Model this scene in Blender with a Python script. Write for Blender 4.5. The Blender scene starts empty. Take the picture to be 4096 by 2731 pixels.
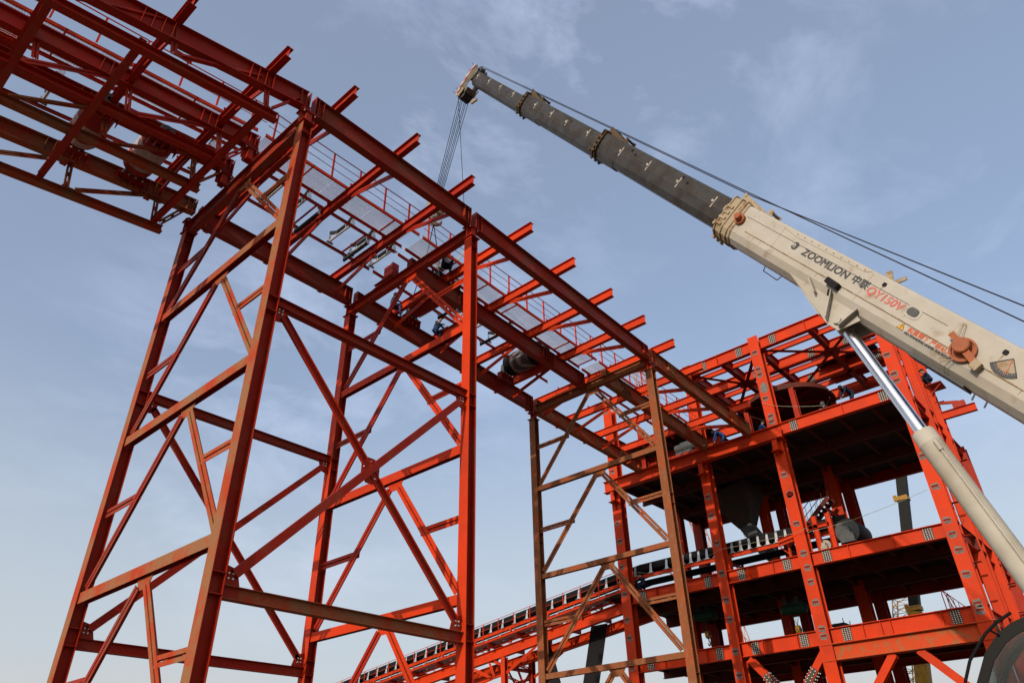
import bpy, bmesh, math, random
from mathutils import Vector as V, Matrix
random.seed(7)
sc = bpy.context.scene
col = sc.collection
# ------------------------------------------------------------------ camera
# origin = lens, X along the conveyor gallery, Y across it, Z up, ground at z = -1.7
FPX, PITCH, ROLL, YAW = 2900.24, 0.5775945, -0.02349473, 0.72153585
GZ = -1.7
F_ = V((math.cos(PITCH)*math.cos(YAW), math.cos(PITCH)*math.sin(YAW), math.sin(PITCH)))
R0 = V((math.sin(YAW), -math.cos(YAW), 0)); U0 = R0.cross(F_)
R_ = R0*math.cos(ROLL) + U0*math.sin(ROLL); U_ = U0*math.cos(ROLL) - R0*math.sin(ROLL)
cam_d = bpy.data.cameras.new('camera'); cam = bpy.data.objects.new('camera', cam_d); col.objects.link(cam)
cam_d.sensor_width = 36; cam_d.lens = 36*FPX/4096; cam_d.clip_end = 4000; cam_d.clip_start = 0.05
cam.matrix_world = Matrix(((R_.x, U_.x, -F_.x, 0), (R_.y, U_.y, -F_.y, 0), (R_.z, U_.z, -F_.z, 0), (0, 0, 0, 1)))
sc.camera = cam
# ------------------------------------------------------------------ light and sky
SUN_EL, SUN_AZ = math.radians(17), math.radians(188)          # azimuth from +X, counter-clockwise
S_ = V((math.cos(SUN_EL)*math.cos(SUN_AZ), math.cos(SUN_EL)*math.sin(SUN_AZ), math.sin(SUN_EL)))
ld = bpy.data.lights.new('sun', 'SUN'); ld.energy = 2.6; ld.angle = math.radians(0.5); ld.color = (1, 0.84, 0.69)
sun = bpy.data.objects.new('sun', ld); col.objects.link(sun); sun.rotation_euler = S_.to_track_quat('Z', 'Y').to_euler()
sun.location = S_*60
w = bpy.data.worlds.new("World"); sc.world = w; w.use_nodes = True
nt = w.node_tree; nt.nodes.clear()
def nd(tree, typ, **kw):
    n = tree.nodes.new(typ)
    for k, v in kw.items():
        setattr(n, k, v)
    return n
sky = nd(nt, 'ShaderNodeTexSky', sky_type='NISHITA', sun_disc=False)
sky.sun_elevation = SUN_EL; sky.sun_rotation = math.atan2(S_.x, S_.y)
sky.air_density = 1.0; sky.dust_density = 4.5; sky.ozone_density = 1.6
tc = nd(nt, 'ShaderNodeTexCoord')
mp = nd(nt, 'ShaderNodeMapping'); mp.inputs['Rotation'].default_value = (0.35, -0.25, 0.75); mp.inputs['Scale'].default_value = (1.0, 1.7, 2.6)
mp2 = nd(nt, 'ShaderNodeMapping'); mp2.inputs['Location'].default_value = (.9, -1.3, .35); nt.links.new(tc.outputs['Generated'], mp2.inputs[0])
n1 = nd(nt, 'ShaderNodeTexNoise'); n1.inputs['Scale'].default_value = 3.1; n1.inputs['Detail'].default_value = 8; n1.inputs['Roughness'].default_value = 0.62; n1.inputs['Distortion'].default_value = 0.25
n2 = nd(nt, 'ShaderNodeTexNoise'); n2.inputs['Scale'].default_value = 1.3; n2.inputs['Detail'].default_value = 3
r1 = nd(nt, 'ShaderNodeMapRange'); r1.inputs[1].default_value = 0.48; r1.inputs[2].default_value = 0.78
r2 = nd(nt, 'ShaderNodeMapRange'); r2.inputs[1].default_value = 0.40; r2.inputs[2].default_value = 0.68
mm = nd(nt, 'ShaderNodeMath', operation='MULTIPLY'); ms = nd(nt, 'ShaderNodeMath', operation='MULTIPLY_ADD')
ms.inputs[1].default_value = 0.60; ms.inputs[2].default_value = 0.24
mix = nd(nt, 'ShaderNodeMix', data_type='RGBA'); mix.inputs['B'].default_value = (3.95, 4.55, 5.95, 1)
bg = nd(nt, 'ShaderNodeBackground'); bg.inputs[1].default_value = 0.15
out = nd(nt, 'ShaderNodeOutputWorld')
L = nt.links.new
L(tc.outputs['Generated'], mp.inputs[0]); L(mp.outputs[0], n1.inputs['Vector']); L(mp2.outputs[0], n2.inputs['Vector'])
L(n1.outputs[0], r1.inputs[0]); L(n2.outputs[0], r2.inputs[0]); L(r1.outputs[0], mm.inputs[0]); L(r2.outputs[0], mm.inputs[1])
L(mm.outputs[0], ms.inputs[0]); L(ms.outputs[0], mix.inputs['Factor']); L(sky.outputs[0], mix.inputs['A'])
# low bank of thin haze cloud near the horizon, ragged by the same noise
sx = nd(nt, 'ShaderNodeSeparateXYZ'); L(tc.outputs['Generated'], sx.inputs[0])
ad = nd(nt, 'ShaderNodeMath', operation='MULTIPLY_ADD'); ad.inputs[1].default_value = .16; L(n2.outputs[0], ad.inputs[0]); L(sx.outputs[2], ad.inputs[2])
h1 = nd(nt, 'ShaderNodeMapRange', interpolation_type='SMOOTHSTEP'); h1.inputs[1].default_value = .62; h1.inputs[2].default_value = .17; h1.inputs[4].default_value = .80; L(ad.outputs[0], h1.inputs[0])
mx_h = nd(nt, 'ShaderNodeMix', data_type='RGBA'); mx_h.inputs['B'].default_value = (3.35, 3.62, 3.80, 1); L(h1.outputs[0], mx_h.inputs['Factor']); L(mix.outputs['Result'], mx_h.inputs['A'])
h2 = nd(nt, 'ShaderNodeMapRange', interpolation_type='SMOOTHSTEP'); h2.inputs[1].default_value = .26; h2.inputs[2].default_value = .17; h2.inputs[4].default_value = .7; L(ad.outputs[0], h2.inputs[0])
mx_w = nd(nt, 'ShaderNodeMix', data_type='RGBA'); mx_w.inputs['B'].default_value = (3.55, 3.25, 3.0, 1); L(h2.outputs[0], mx_w.inputs['Factor']); L(mx_h.outputs['Result'], mx_w.inputs['A'])
L(mx_w.outputs['Result'], bg.inputs[0]); L(bg.outputs[0], out.inputs[0])
vs = sc.view_settings; vs.view_transform = 'Standard'; vs.look = 'None'; vs.gamma = 1; vs.exposure = 0.30
sc.render.film_transparent = False
sc.cycles.max_bounces = 6

# ------------------------------------------------------------------ picking points of the place seen in the photo (full-size pixels)
def ray(x, y): return R_*((x-2048)/FPX) - U_*((y-1365.5)/FPX) + F_
def at_x(q, X): d = ray(*q); return d*(X/d.x)
def at_y(q, Y): d = ray(*q); return d*(Y/d.y)
def at_z(q, Z): d = ray(*q); return d*(Z/d.z)
def crop(x0, y0, s): return lambda x, y: (x0+x*s, y0+y*s)
c1 = crop(0, 0, .6377); c2 = crop(1000, 300, .6377); c3 = crop(2000, 1000, .6378); c4 = crop(2350, 1200, .5102)
c5 = crop(3200, 1200, .5102); c6 = crop(2400, 1900, .53); c7 = crop(3196, 1900, .53); c8 = crop(1300, 2000, .5102)

# ------------------------------------------------------------------ materials
MATS = {}
def paint(name, c, c2=None, amt=0.0, rough=0.5, scale=2.0, metal=0.0, lo=0.45, hi=0.62, stretch=(1, 1, 1), var=0.12, bump=0.0, spec=0.14, c3=None, s3=9.0, l3=.62, h3=.72):
    m = bpy.data.materials.new(name); m.use_nodes = True
    t = m.node_tree; b = t.nodes['Principled BSDF']; l = t.links.new
    b.inputs['Roughness'].default_value = rough; b.inputs['Metallic'].default_value = metal; b.inputs['Specular IOR Level'].default_value = spec
    tcn = nd(t, 'ShaderNodeTexCoord'); mpn = nd(t, 'ShaderNodeMapping'); mpn.inputs['Scale'].default_value = stretch
    l(tcn.outputs['Object'], mpn.inputs[0])
    nz = nd(t, 'ShaderNodeTexNoise'); nz.inputs['Scale'].default_value = scale*3; nz.inputs['Detail'].default_value = 5
    l(mpn.outputs[0], nz.inputs['Vector'])
    mx = nd(t, 'ShaderNodeMix', data_type='RGBA'); 
    mx.inputs['A'].default_value = tuple(v*(1-var) for v in c)+(1,); mx.inputs['B'].default_value = tuple(min(1, v*(1+var)) for v in c)+(1,)
    l(nz.outputs[0], mx.inputs['Factor']); cur = mx.outputs['Result']
    if c2:
        nz2 = nd(t, 'ShaderNodeTexNoise'); nz2.inputs['Scale'].default_value = scale; nz2.inputs['Detail'].default_value = 7; nz2.inputs['Roughness'].default_value = .6
        l(mpn.outputs[0], nz2.inputs['Vector'])
        mr = nd(t, 'ShaderNodeMapRange'); mr.inputs[1].default_value = lo; mr.inputs[2].default_value = hi; mr.inputs[4].default_value = amt
        l(nz2.outputs[0], mr.inputs[0])
        mx2 = nd(t, 'ShaderNodeMix', data_type='RGBA'); mx2.inputs['B'].default_value = tuple(c2)+(1,)
        l(mr.outputs[0], mx2.inputs['Factor']); l(cur, mx2.inputs['A']); cur = mx2.outputs['Result']
    if c3:
        nz3 = nd(t, 'ShaderNodeTexNoise'); nz3.inputs['Scale'].default_value = s3; nz3.inputs['Detail'].default_value = 4
        l(mpn.outputs[0], nz3.inputs['Vector'])
        mr3 = nd(t, 'ShaderNodeMapRange'); mr3.inputs[1].default_value = l3; mr3.inputs[2].default_value = h3; mr3.inputs[4].default_value = .8
        l(nz3.outputs[0], mr3.inputs[0])
        mx3 = nd(t, 'ShaderNodeMix', data_type='RGBA'); mx3.inputs['B'].default_value = tuple(c3)+(1,)
        l(mr3.outputs[0], mx3.inputs['Factor']); l(cur, mx3.inputs['A']); cur = mx3.outputs['Result']
    l(cur, b.inputs['Base Color'])
    rr = nd(t, 'ShaderNodeMapRange'); rr.inputs[3].default_value = max(.05, rough-.12); rr.inputs[4].default_value = min(1, rough+.15)
    l(nz.outputs[0], rr.inputs[0]); l(rr.outputs[0], b.inputs['Roughness'])
    if bump:
        bp = nd(t, 'ShaderNodeBump'); bp.inputs['Strength'].default_value = bump; bp.inputs['Distance'].default_value = .02
        l(nz.outputs[0], bp.inputs['Height']); l(bp.outputs[0], b.inputs['Normal'])
    MATS[name] = m; return m
DUST = (.20, .105, .05)
RED = paint('red_lead_paint', (.30, .016, .004), DUST, .30, .48, 1.4, lo=.5, hi=.72, c3=(.10, .03, .02), s3=5, l3=.66, h3=.78)
DUSTY = paint('red_paint_under_dust', (.34, .040, .010), (.23, .115, .052), .92, .7, 1.1, lo=.38, hi=.58, stretch=(1, 1, .8), c3=(.36, .04, .01), s3=6, l3=.58, h3=.68)
GIRD = paint('red_paint_thin_dust', (.26, .018, .006), (.15, .06, .032), .6, .55, .8, lo=.42, hi=.66, c3=(.40, .02, .01), s3=3, l3=.66, h3=.72)
BROWN = paint('dusty_brown_primer', (.21, .074, .030), (.33, .06, .015), .7, .7, 1.5, lo=.5, hi=.66, stretch=(1, 1, .7), c3=(.24, .12, .06), s3=7, l3=.55, h3=.7)
ORNG = paint('orange_red_paint', (.52, .036, .003), (.37, .030, .007), .8, .55, .7, lo=.42, hi=.66, var=.16, c3=(.26, .075, .035), s3=4.5, l3=.64, h3=.78)
DARKRED = paint('shaded_red_paint', (.115, .028, .018), (.07, .025, .018), .6, .7, 1.2)  # red steel with the shade of the building interior put into the colour
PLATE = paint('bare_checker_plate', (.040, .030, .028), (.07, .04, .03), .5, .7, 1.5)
SPL = paint('unpainted_splice_steel', (.060, .050, .042), (.09, .06, .04), .5, .6, 5)
BOLT = paint('white_bolt_head', (.66, .65, .62), None, 0, .5, 20)
PATCH = paint('grey_primer_patch', (.16, .155, .14), (.09, .075, .06), .6, .7, 6)
GALV = paint('galvanised_steel', (.52, .54, .56), (.32, .33, .35), .6, .38, 6, metal=.5)
GRAT = paint('galvanised_grating', (.74, .75, .77), (.60, .60, .62), .5, .45, 8, metal=.0, spec=.5)  # galvanised, lightened to carry the sky brightness between the bars
RUBB = paint('black_rubber', (.007, .007, .008), (.014, .013, .012), .5, .6, 5)
ROLL = paint('black_roller_paint', (.020, .022, .026), (.05, .05, .055), .5, .45, 7)
CREAM = paint('cream_crane_paint', (.385, .37, .325), (.33, .30, .24), .7, .42, .9, lo=.42, hi=.68, c3=(.24, .16, .09), s3=2.4, l3=.60, h3=.80, bump=.02)
CREAM2 = paint('worn_cream_paint', (.32, .265, .18), (.20, .11, .05), .8, .55, 4, lo=.48, hi=.62)
GREY = paint('grey_boom_paint', (.046, .046, .045), (.034, .027, .021), .75, .42, 1.6, lo=.46, hi=.60, stretch=(1, 1, 1), c3=(.085, .052, .028), s3=5, l3=.62, h3=.74)
GREYC = paint('grey_collar_rust', (.075, .06, .038), (.10, .05, .022), .8, .6, 4, lo=.46, hi=.60)
CHROME = paint('chromed_rod', (.78, .79, .82), (.70, .71, .74), .5, .12, 3, metal=1.0)
BARREL = paint('cylinder_paint', (.40, .385, .33), (.32, .29, .23), .6, .5, 1.1, lo=.45, hi=.65)
ORCAP = paint('orange_cap_paint', (.30, .095, .042), (.20, .075, .04), .6, .55, 6)
LETK = paint('charcoal_lettering', (.06, .062, .068), None, 0, .5, 5)
LETR = paint('faded_red_lettering', (.46, .11, .10), (.52, .30, .24), .4, .5, 9)
LETO = paint('orange_red_lettering', (.50, .10, .04), None, 0, .5, 5)
YEL = paint('warning_yellow', (.62, .33, .02), (.4, .25, .08), .6, .5, 9)
YEL2 = paint('yellow_machine_paint', (.30, .16, .02), (.14, .07, .02), .7, .5, 5)
GREEN = paint('dark_green_motor_paint', (.02, .075, .05), (.03, .04, .035), .6, .45, 6)
DGREY = paint('dark_grey_machine', (.06, .066, .07), (.10, .10, .09), .5, .45, 4)
LAGG = paint('red_pulley_paint', (.30, .02, .015), (.16, .03, .02), .6, .5, 3)
WRAP = paint('white_plastic_wrap', (.44, .37, .35), (.30, .20, .18), .7, .4, 6, bump=.5)
ROPE = paint('steel_rope', (.022, .022, .026), None, 0, .5, 30)
SLING = paint('webbing_sling', (.34, .33, .24), (.2, .18, .12), .5, .8, 10)
DENIM = paint('blue_work_cloth', (.022, .055, .17), (.015, .035, .10), .6, .85, 7, bump=.3)
NAVY = paint('navy_work_cloth', (.010, .016, .035), (.018, .022, .04), .6, .85, 7, bump=.3)
DUSK = paint('blue_grey_cloth', (.030, .048, .075), (.02, .03, .05), .6, .85, 7, bump=.3)
SKIN = paint('skin', (.30, .16, .10), None, 0, .55, 20)
BOOT = paint('dark_boot', (.02, .018, .016), None, 0, .6, 20)
SUEDE = paint('tan_boot', (.16, .10, .06), None, 0, .8, 20)
HATB = paint('black_cap_cloth', (.012, .012, .014), None, 0, .8, 20)
HATBL = paint('blue_helmet_shell', (.03, .07, .22), None, 0, .35, 20)
SAND = paint('bare_earth', (.18, .14, .10), (.13, .10, .07), .8, .95, .25, var=.2)
CONC = paint('concrete', (.30, .29, .27), (.22, .21, .19), .6, .9, 1)
SEAL = paint('window_rubber', (.005, .005, .005), None, 0, .55, 20)
def striped():
    m = bpy.data.materials.new('striped_tarp'); m.use_nodes = True; t = m.node_tree; b = t.nodes['Principled BSDF']; l = t.links.new
    tcn = nd(t, 'ShaderNodeTexCoord'); wv = nd(t, 'ShaderNodeTexWave'); wv.inputs['Scale'].default_value = 1.1; wv.inputs['Distortion'].default_value = 4.5; wv.inputs['Detail Scale'].default_value = .7
    wv.bands_direction = 'DIAGONAL'; l(tcn.outputs['Object'], wv.inputs['Vector'])
    cr = nd(t, 'ShaderNodeValToRGB'); e = cr.color_ramp; e.interpolation = 'CONSTANT'
    e.elements[0].color = (.035, .032, .036, 1); e.elements[1].position = .45; e.elements[1].color = (.20, .18, .17, 1)
    a = e.elements.new(.55); a.color = (.13, .025, .02, 1); a = e.elements.new(.78); a.color = (.20, .18, .17, 1)
    l(wv.outputs[0], cr.inputs[0]); l(cr.outputs[0], b.inputs['Base Color']); b.inputs['Roughness'].default_value = .7
    return m
TARP = striped()
def hazard():
    m = bpy.data.materials.new('red_white_hazard_stripes'); m.use_nodes = True; t = m.node_tree; b = t.nodes['Principled BSDF']; l = t.links.new
    tcn = nd(t, 'ShaderNodeTexCoord'); wv = nd(t, 'ShaderNodeTexWave'); wv.inputs['Scale'].default_value = 1.1; wv.bands_direction = 'Z'
    l(tcn.outputs['Object'], wv.inputs['Vector'])
    cr = nd(t, 'ShaderNodeValToRGB'); e = cr.color_ramp; e.interpolation = 'CONSTANT'; e.elements[0].color = (.45, .40, .34, 1); e.elements[1].position = .5; e.elements[1].color = (.34, .06, .05, 1)
    l(wv.outputs[0], cr.inputs[0]); l(cr.outputs[0], b.inputs['Base Color']); b.inputs['Roughness'].default_value = .6
    return m
HAZ = hazard()
def glassmat():
    m = bpy.data.materials.new('cab_glass'); m.use_nodes = True; t = m.node_tree; b = t.nodes['Principled BSDF']
    b.inputs['Base Color'].default_value = (.45, .50, .50, 1); b.inputs['Roughness'].default_value = .02; b.inputs['Transmission Weight'].default_value = 1.0; b.inputs['IOR'].default_value = 1.5
    return m
GLASS = glassmat()

# ------------------------------------------------------------------ mesh tools
def root_loc(p):
    while p.parent: p = p.parent
    return p.location.copy()
class MB:
    def __init__(s): s.v = []; s.f = []; s.m = []
    def add(s, vs_, fs, mi=0):
        o = len(s.v); s.v += [V(p) for p in vs_]
        for f in fs: s.f.append([o+i for i in f]); s.m.append(mi)
    def prof(s, pts, p0, p1, up=(0, 0, 1), mi=0, side_mi=None, pts1=None):
        p0, p1 = V(p0), V(p1); d = (p1-p0).normalized(); up = V(up)
        if abs(d.dot(up.normalized())) > .999: up = V((1, 0, 0))
        lat = d.cross(up).normalized(); u2 = lat.cross(d).normalized(); n = len(pts); o = len(s.v)
        q1 = pts1 or pts
        s.v += [p0+lat*a+u2*b for a, b in pts] + [p1+lat*a+u2*b for a, b in q1]
        for i in range(n):
            j = (i+1) % n; s.f.append([o+i, o+j, o+n+j, o+n+i]); s.m.append(side_mi.get(i, mi) if side_mi else mi)
        s.f.append([o+i for i in range(n)][::-1]); s.m.append(mi); s.f.append([o+n+i for i in range(n)]); s.m.append(mi)
        return s
    def ibeam(s, p0, p1, h, b, up=(0, 0, 1), tf=None, tw=None, mi=0, top_mi=None, bot_mi=None):
        tf = tf or max(.012, h*.045); tw = tw or max(.009, h*.03); H, B, W = h/2, b/2, tw/2
        pts = [(-B, -H), (B, -H), (B, -H+tf), (W, -H+tf), (W, H-tf), (B, H-tf), (B, H), (-B, H), (-B, H-tf), (-W, H-tf), (-W, -H+tf), (-B, -H+tf)]
        sm = {}
        if top_mi is not None: sm[6] = top_mi
        if bot_mi is not None: sm[0] = bot_mi
        return s.prof(pts, p0, p1, up, mi, sm)
    def bar(s, p0, p1, w, h, up=(0, 0, 1), mi=0):
        return s.prof([(-w/2, -h/2), (w/2, -h/2), (w/2, h/2), (-w/2, h/2)], p0, p1, up, mi)
    def angle(s, p0, p1, a, t=.012, up=(0, 0, 1), flip=1, mi=0):
        k = flip
        pts = [(0, 0), (k*a, 0), (k*a, t), (k*t, t), (k*t, a), (0, a)]
        return s.prof(pts, p0, p1, up, mi)
    def chan(s, p0, p1, h, b, up=(0, 0, 1), t=.012, flip=1, mi=0):
        H = h/2; k = flip
        return s.prof([(0, -H), (k*b, -H), (k*b, -H+t), (k*t, -H+t), (k*t, H-t), (k*b, H-t), (k*b, H), (0, H)], p0, p1, up, mi)
    def dbl(s, p0, p1, a, gap, nrm, nb=3, t=.012, mi=0):
        """two angles side by side in the plane whose normal is nrm, tied by batten plates"""
        p0, p1, nrm = V(p0), V(p1), V(nrm).normalized(); d = (p1-p0).normalized(); sd = d.cross(nrm).normalized()
        for k in (-1, 1):
            q = sd*(k*gap/2)
            s.prof([(0, 0), (a, 0), (a, t), (t, t), (t, a), (0, a)] if k == 1 else [(0, 0), (0, a), (-t, a), (-t, t), (-a, t), (-a, 0)][::1], p0+q, p1+q, nrm, mi) if False else s.prof(
                [(k*0, -a/2), (k*a, -a/2), (k*a, -a/2+t), (k*t, -a/2+t), (k*t, a/2), (0, a/2)], p0+q, p1+q, nrm, mi)
        for i in range(nb):
            c = p0.lerp(p1, (i+.5)/nb); s.bar(c-d*.09, c+d*.09, gap+.02, .012, nrm, mi)
        return s
    def box(s, a, b, mi=0):
        a, b = V(a), V(b); lo = V(map(min, a, b)); hi = V(map(max, a, b))
        vs_ = [(lo.x, lo.y, lo.z), (hi.x, lo.y, lo.z), (hi.x, hi.y, lo.z), (lo.x, hi.y, lo.z), (lo.x, lo.y, hi.z), (hi.x, lo.y, hi.z), (hi.x, hi.y, hi.z), (lo.x, hi.y, hi.z)]
        s.add(vs_, [(0, 3, 2, 1), (4, 5, 6, 7), (0, 1, 5, 4), (1, 2, 6, 5), (2, 3, 7, 6), (3, 0, 4, 7)], mi); return s
    def plate(s, pts, thick, mi=0):
        n = len(pts); pts = [V(p) for p in pts]; t = V(thick)
        nn = (pts[1]-pts[0]).cross(pts[2]-pts[1])
        if nn.dot(t) < 0: pts = pts[::-1]
        s.add(pts+[p+t for p in pts], [list(range(n))[::-1], list(range(n, 2*n))] + [(i, (i+1) % n, n+(i+1) % n, n+i) for i in range(n)], mi); return s
    def cyl(s, p0, p1, r0, r1=None, n=12, mi=0, cap=True):
        r1 = r0 if r1 is None else r1; p0, p1 = V(p0), V(p1); d = (p1-p0).normalized()
        a = d.cross(V((0, 0, 1)) if abs(d.z) < .9 else V((1, 0, 0))).normalized(); b = d.cross(a); o = len(s.v)
        for p, r in ((p0, r0), (p1, r1)):
            s.v += [p+a*(r*math.cos(2*math.pi*i/n))+b*(r*math.sin(2*math.pi*i/n)) for i in range(n)]
        for i in range(n):
            j = (i+1) % n; s.f.append([o+i, o+j, o+n+j, o+n+i]); s.m.append(mi)
        if cap:
            s.f.append([o+i for i in range(n)][::-1]); s.m.append(mi); s.f.append([o+n+i for i in range(n)]); s.m.append(mi)
        return s
    def tube(s, pts, r, n=6, mi=0):
        pts = [V(p) for p in pts]
        for a, b in zip(pts, pts[1:]): s.cyl(a, b, r, r, n, mi)
        return s
    def ball(s, c, r, n=8, sc_=(1, 1, 1), mi=0):
        c = V(c); o = len(s.v); rings = n//2+1
        for i in range(rings+1):
            th = math.pi*i/rings
            for j in range(n):
                ph = 2*math.pi*j/n; s.v.append(c+V((r*sc_[0]*math.sin(th)*math.cos(ph), r*sc_[1]*math.sin(th)*math.sin(ph), r*sc_[2]*math.cos(th))))
        for i in range(rings):
            for j in range(n):
                k = (j+1) % n; s.f.append([o+i*n+j, o+(i+1)*n+j, o+(i+1)*n+k, o+i*n+k]); s.m.append(mi)
        return s
    def lathe(s, c, ax, prof, n=20, mi=0):
        c, ax = V(c), V(ax).normalized(); a = ax.cross(V((0, 0, 1)) if abs(ax.z) < .9 else V((1, 0, 0))).normalized(); b = ax.cross(a); o = len(s.v); m_ = len(prof)
        for t, r in prof:
            s.v += [c+ax*t+a*(r*math.cos(2*math.pi*i/n))+b*(r*math.sin(2*math.pi*i/n)) for i in range(n)]
        for k in range(m_-1):
            for i in range(n):
                j = (i+1) % n; s.f.append([o+k*n+i, o+k*n+j, o+(k+1)*n+j, o+(k+1)*n+i]); s.m.append(mi)
        s.f.append([o+i for i in range(n)][::-1]); s.m.append(mi); s.f.append([o+(m_-1)*n+i for i in range(n)]); s.m.append(mi); return s
    def build(s, name, mats, parent=None, smooth=False, loc=None):
        mats = mats if isinstance(mats, (list, tuple)) else [mats]
        if parent is not None: off = root_loc(parent)
        elif loc is not None: off = V(loc)
        else:
            xs = [p.x for p in s.v]; ys = [p.y for p in s.v]; zs = [p.z for p in s.v]
            off = V(((min(xs)+max(xs))/2, (min(ys)+max(ys))/2, min(zs)))
        me = bpy.data.meshes.new(name); me.from_pydata([p-off for p in s.v], [], s.f)
        for m in mats: me.materials.append(m)
        me.polygons.foreach_set('material_index', s.m)
        bm = bmesh.new(); bm.from_mesh(me); bmesh.ops.recalc_face_normals(bm, faces=bm.faces); bm.to_mesh(me); bm.free()
        if smooth:
            me.polygons.foreach_set('use_smooth', [True]*len(me.polygons)); me.set_sharp_from_angle(angle=math.radians(40))
        me.update()
        o = bpy.data.objects.new(name, me); col.objects.link(o)
        if parent is not None: o.parent = parent
        else: o.location = off
        return o
def tag(o, label, cat, group=None, kind=None):
    if label: o['label'] = label
    if cat: o['category'] = cat
    if group: o['group'] = group
    if kind: o['kind'] = kind
    return o
def thing(name, label, cat, loc, group=None):
    o = bpy.data.objects.new(name, None); col.objects.link(o); o.location = V(loc); o.empty_display_size = .2
    return tag(o, label, cat, group)
def copy_tree(o, loc=None, label=None, parent=None):
    c = o.copy(); col.objects.link(c)
    if parent is not None: c.parent = parent
    if loc is not None: c.location = V(loc)
    if label: c['label'] = label
    for ch in list(o.children): copy_tree(ch, parent=c)
    return c
X_, Y_, Z_ = V((1, 0, 0)), V((0, 1, 0)), V((0, 0, 1))

# ------------------------------------------------------------------ ground
g = MB(); g.add([(-1500, -1500, GZ), (1500, -1500, GZ), (1500, 1500, GZ), (-1500, 1500, GZ)], [(0, 1, 2, 3)])
tag(g.build('ground', SAND, loc=(0, 0, GZ)), None, None, kind='structure')

# ------------------------------------------------------------------ trestle towers and bent
YR, YL = 15.19, 22.72          # centre planes of the two rows of legs
BX = (7.46, 15.01, 27.47)      # centre lines of the three bents
def leg(root, x, y, ztop, mats):
    m = MB(); m.ibeam((x, y, GZ), (x, y, ztop), .34, .38, up=(-1, 0, 0), tf=.018, tw=.014, mi=0, top_mi=1)
    for z in (-1.4, 4.0, 4.45, 11.3, 11.75, ztop-.45):                   # stiffeners between the flanges
        for k in (-1, 1): m.box((x-.152, y+k*.1-.088, z), (x+.152, y+k*.1+.088, z+.016))
    m.box((x-.24, y-.26, ztop), (x+.24, y+.26, ztop+.025)); m.box((x-.35, y-.35, GZ), (x+.35, y+.35, GZ+.03))
    return m.build('leg', mats, root)
def seat(root, x, y, z0, z1, mat):
    m = MB()
    m.box((x-.10, y-.15, z0), (x+.10, y+.15, z1-.10)); m.box((x-.30, y-.20, z1-.10), (x+.30, y+.20, z1-.075)); m.box((x-.24, y-.19, z1-.045), (x+.24, y+.19, z1-.012))
    for kx in (-.2, .2):
        for ky in (-.16, .16): m.cyl((x+kx, y+ky, z1-.15), (x+kx, y+ky, z1-.02), .022, n=6, mi=1)
    m.box((x-.26, y-.014, z0), (x+.26, y+.014, z1-.1001))
    return m.build('bearing_seat', [mat, BOLT], root)
def bent(root, x, ztop, beams, mat, legmats, top=(18.75, 19.2), fine=False):
    """one bent: cross beams, inverted-V lattice braces under each of them and sub-struts"""
    Lz = []
    for y in (YR, YL): leg(root, x, y, ztop, legmats)
    a, b = YR+.19, YL-.19; xf = x-.02; yc = 18.72
    MB().ibeam((x, a-.15 if fine else a, (top[0]+top[1])/2), (x, b, (top[0]+top[1])/2), top[1]-top[0], .26, bot_mi=0).build('cross_beam', mat, root)
    for z1, z0 in beams:
        MB().ibeam((xf, a, (z1+z0)/2), (xf, b, (z1+z0)/2), .20, z1-z0, up=(-1, 0, 0), top_mi=1).build('cross_beam', legmats, root)
    lv = [top[0]] + [q[1] for q in beams]; tp = [q[0] for q in beams] + [GZ+.6]
    for zt_, zb in zip(lv, tp):
        g_ = MB(); g_.plate([(x-.012, yc-.42, zt_), (x-.012, yc+.42, zt_), (x-.012, yc+.25, zt_-.30), (x-.012, yc-.25, zt_-.30)], (.016, 0, 0)); g_.build('gusset_plate', legmats[1], root)
        for e, s_ in ((a, -1), (b, 1)):
            p0 = V((x, yc+s_*.24, zt_-.22)); p1 = V((x, e-s_*.10, zb+.1))
            MB().dbl(p0, p1, .12, .05, X_, 4).build('lattice_brace', legmats[1] if s_ < 0 else mat, root)
            mid = p0.lerp(p1, .47); zz = mid.z
            MB().dbl((x, e, zz), (x, mid.y+s_*.05, zz), .105, .05, X_, 2).plate([(x-.01, mid.y-.2, zz-.12), (x-.01, mid.y+.2, zz-.1), (x-.01, mid.y+.2, zz+.12), (x-.01, mid.y-.2, zz+.12)], (.014, 0, 0)).build('lattice_strut', legmats[1] if s_ < 0 else mat, root)
tower = thing('trestle_tower', 'tall red four-legged steel trestle tower with bolted cross bracing, nearest the camera', 'steel tower', (11.2, 18.9, GZ))
bent(tower, BX[0], 18.62, [(14.74, 14.44), (10.06, 9.76), (5.36, 5.06), (.62, .32)], GIRD, [RED, DUSTY], top=(18.52, 19.2))
bent(tower, BX[1], 18.62, [(14.72, 14.43), (10.02, 9.70), (5.32, 5.03), (.62, .32)], RED, [RED, ORNG])  # sun-facing flanges in lighter orange: sunlight put into the colour
for x in BX[:2]:
    for y in (YR, YL): seat(tower, x, y, 18.64, 19.22, RED)
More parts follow.
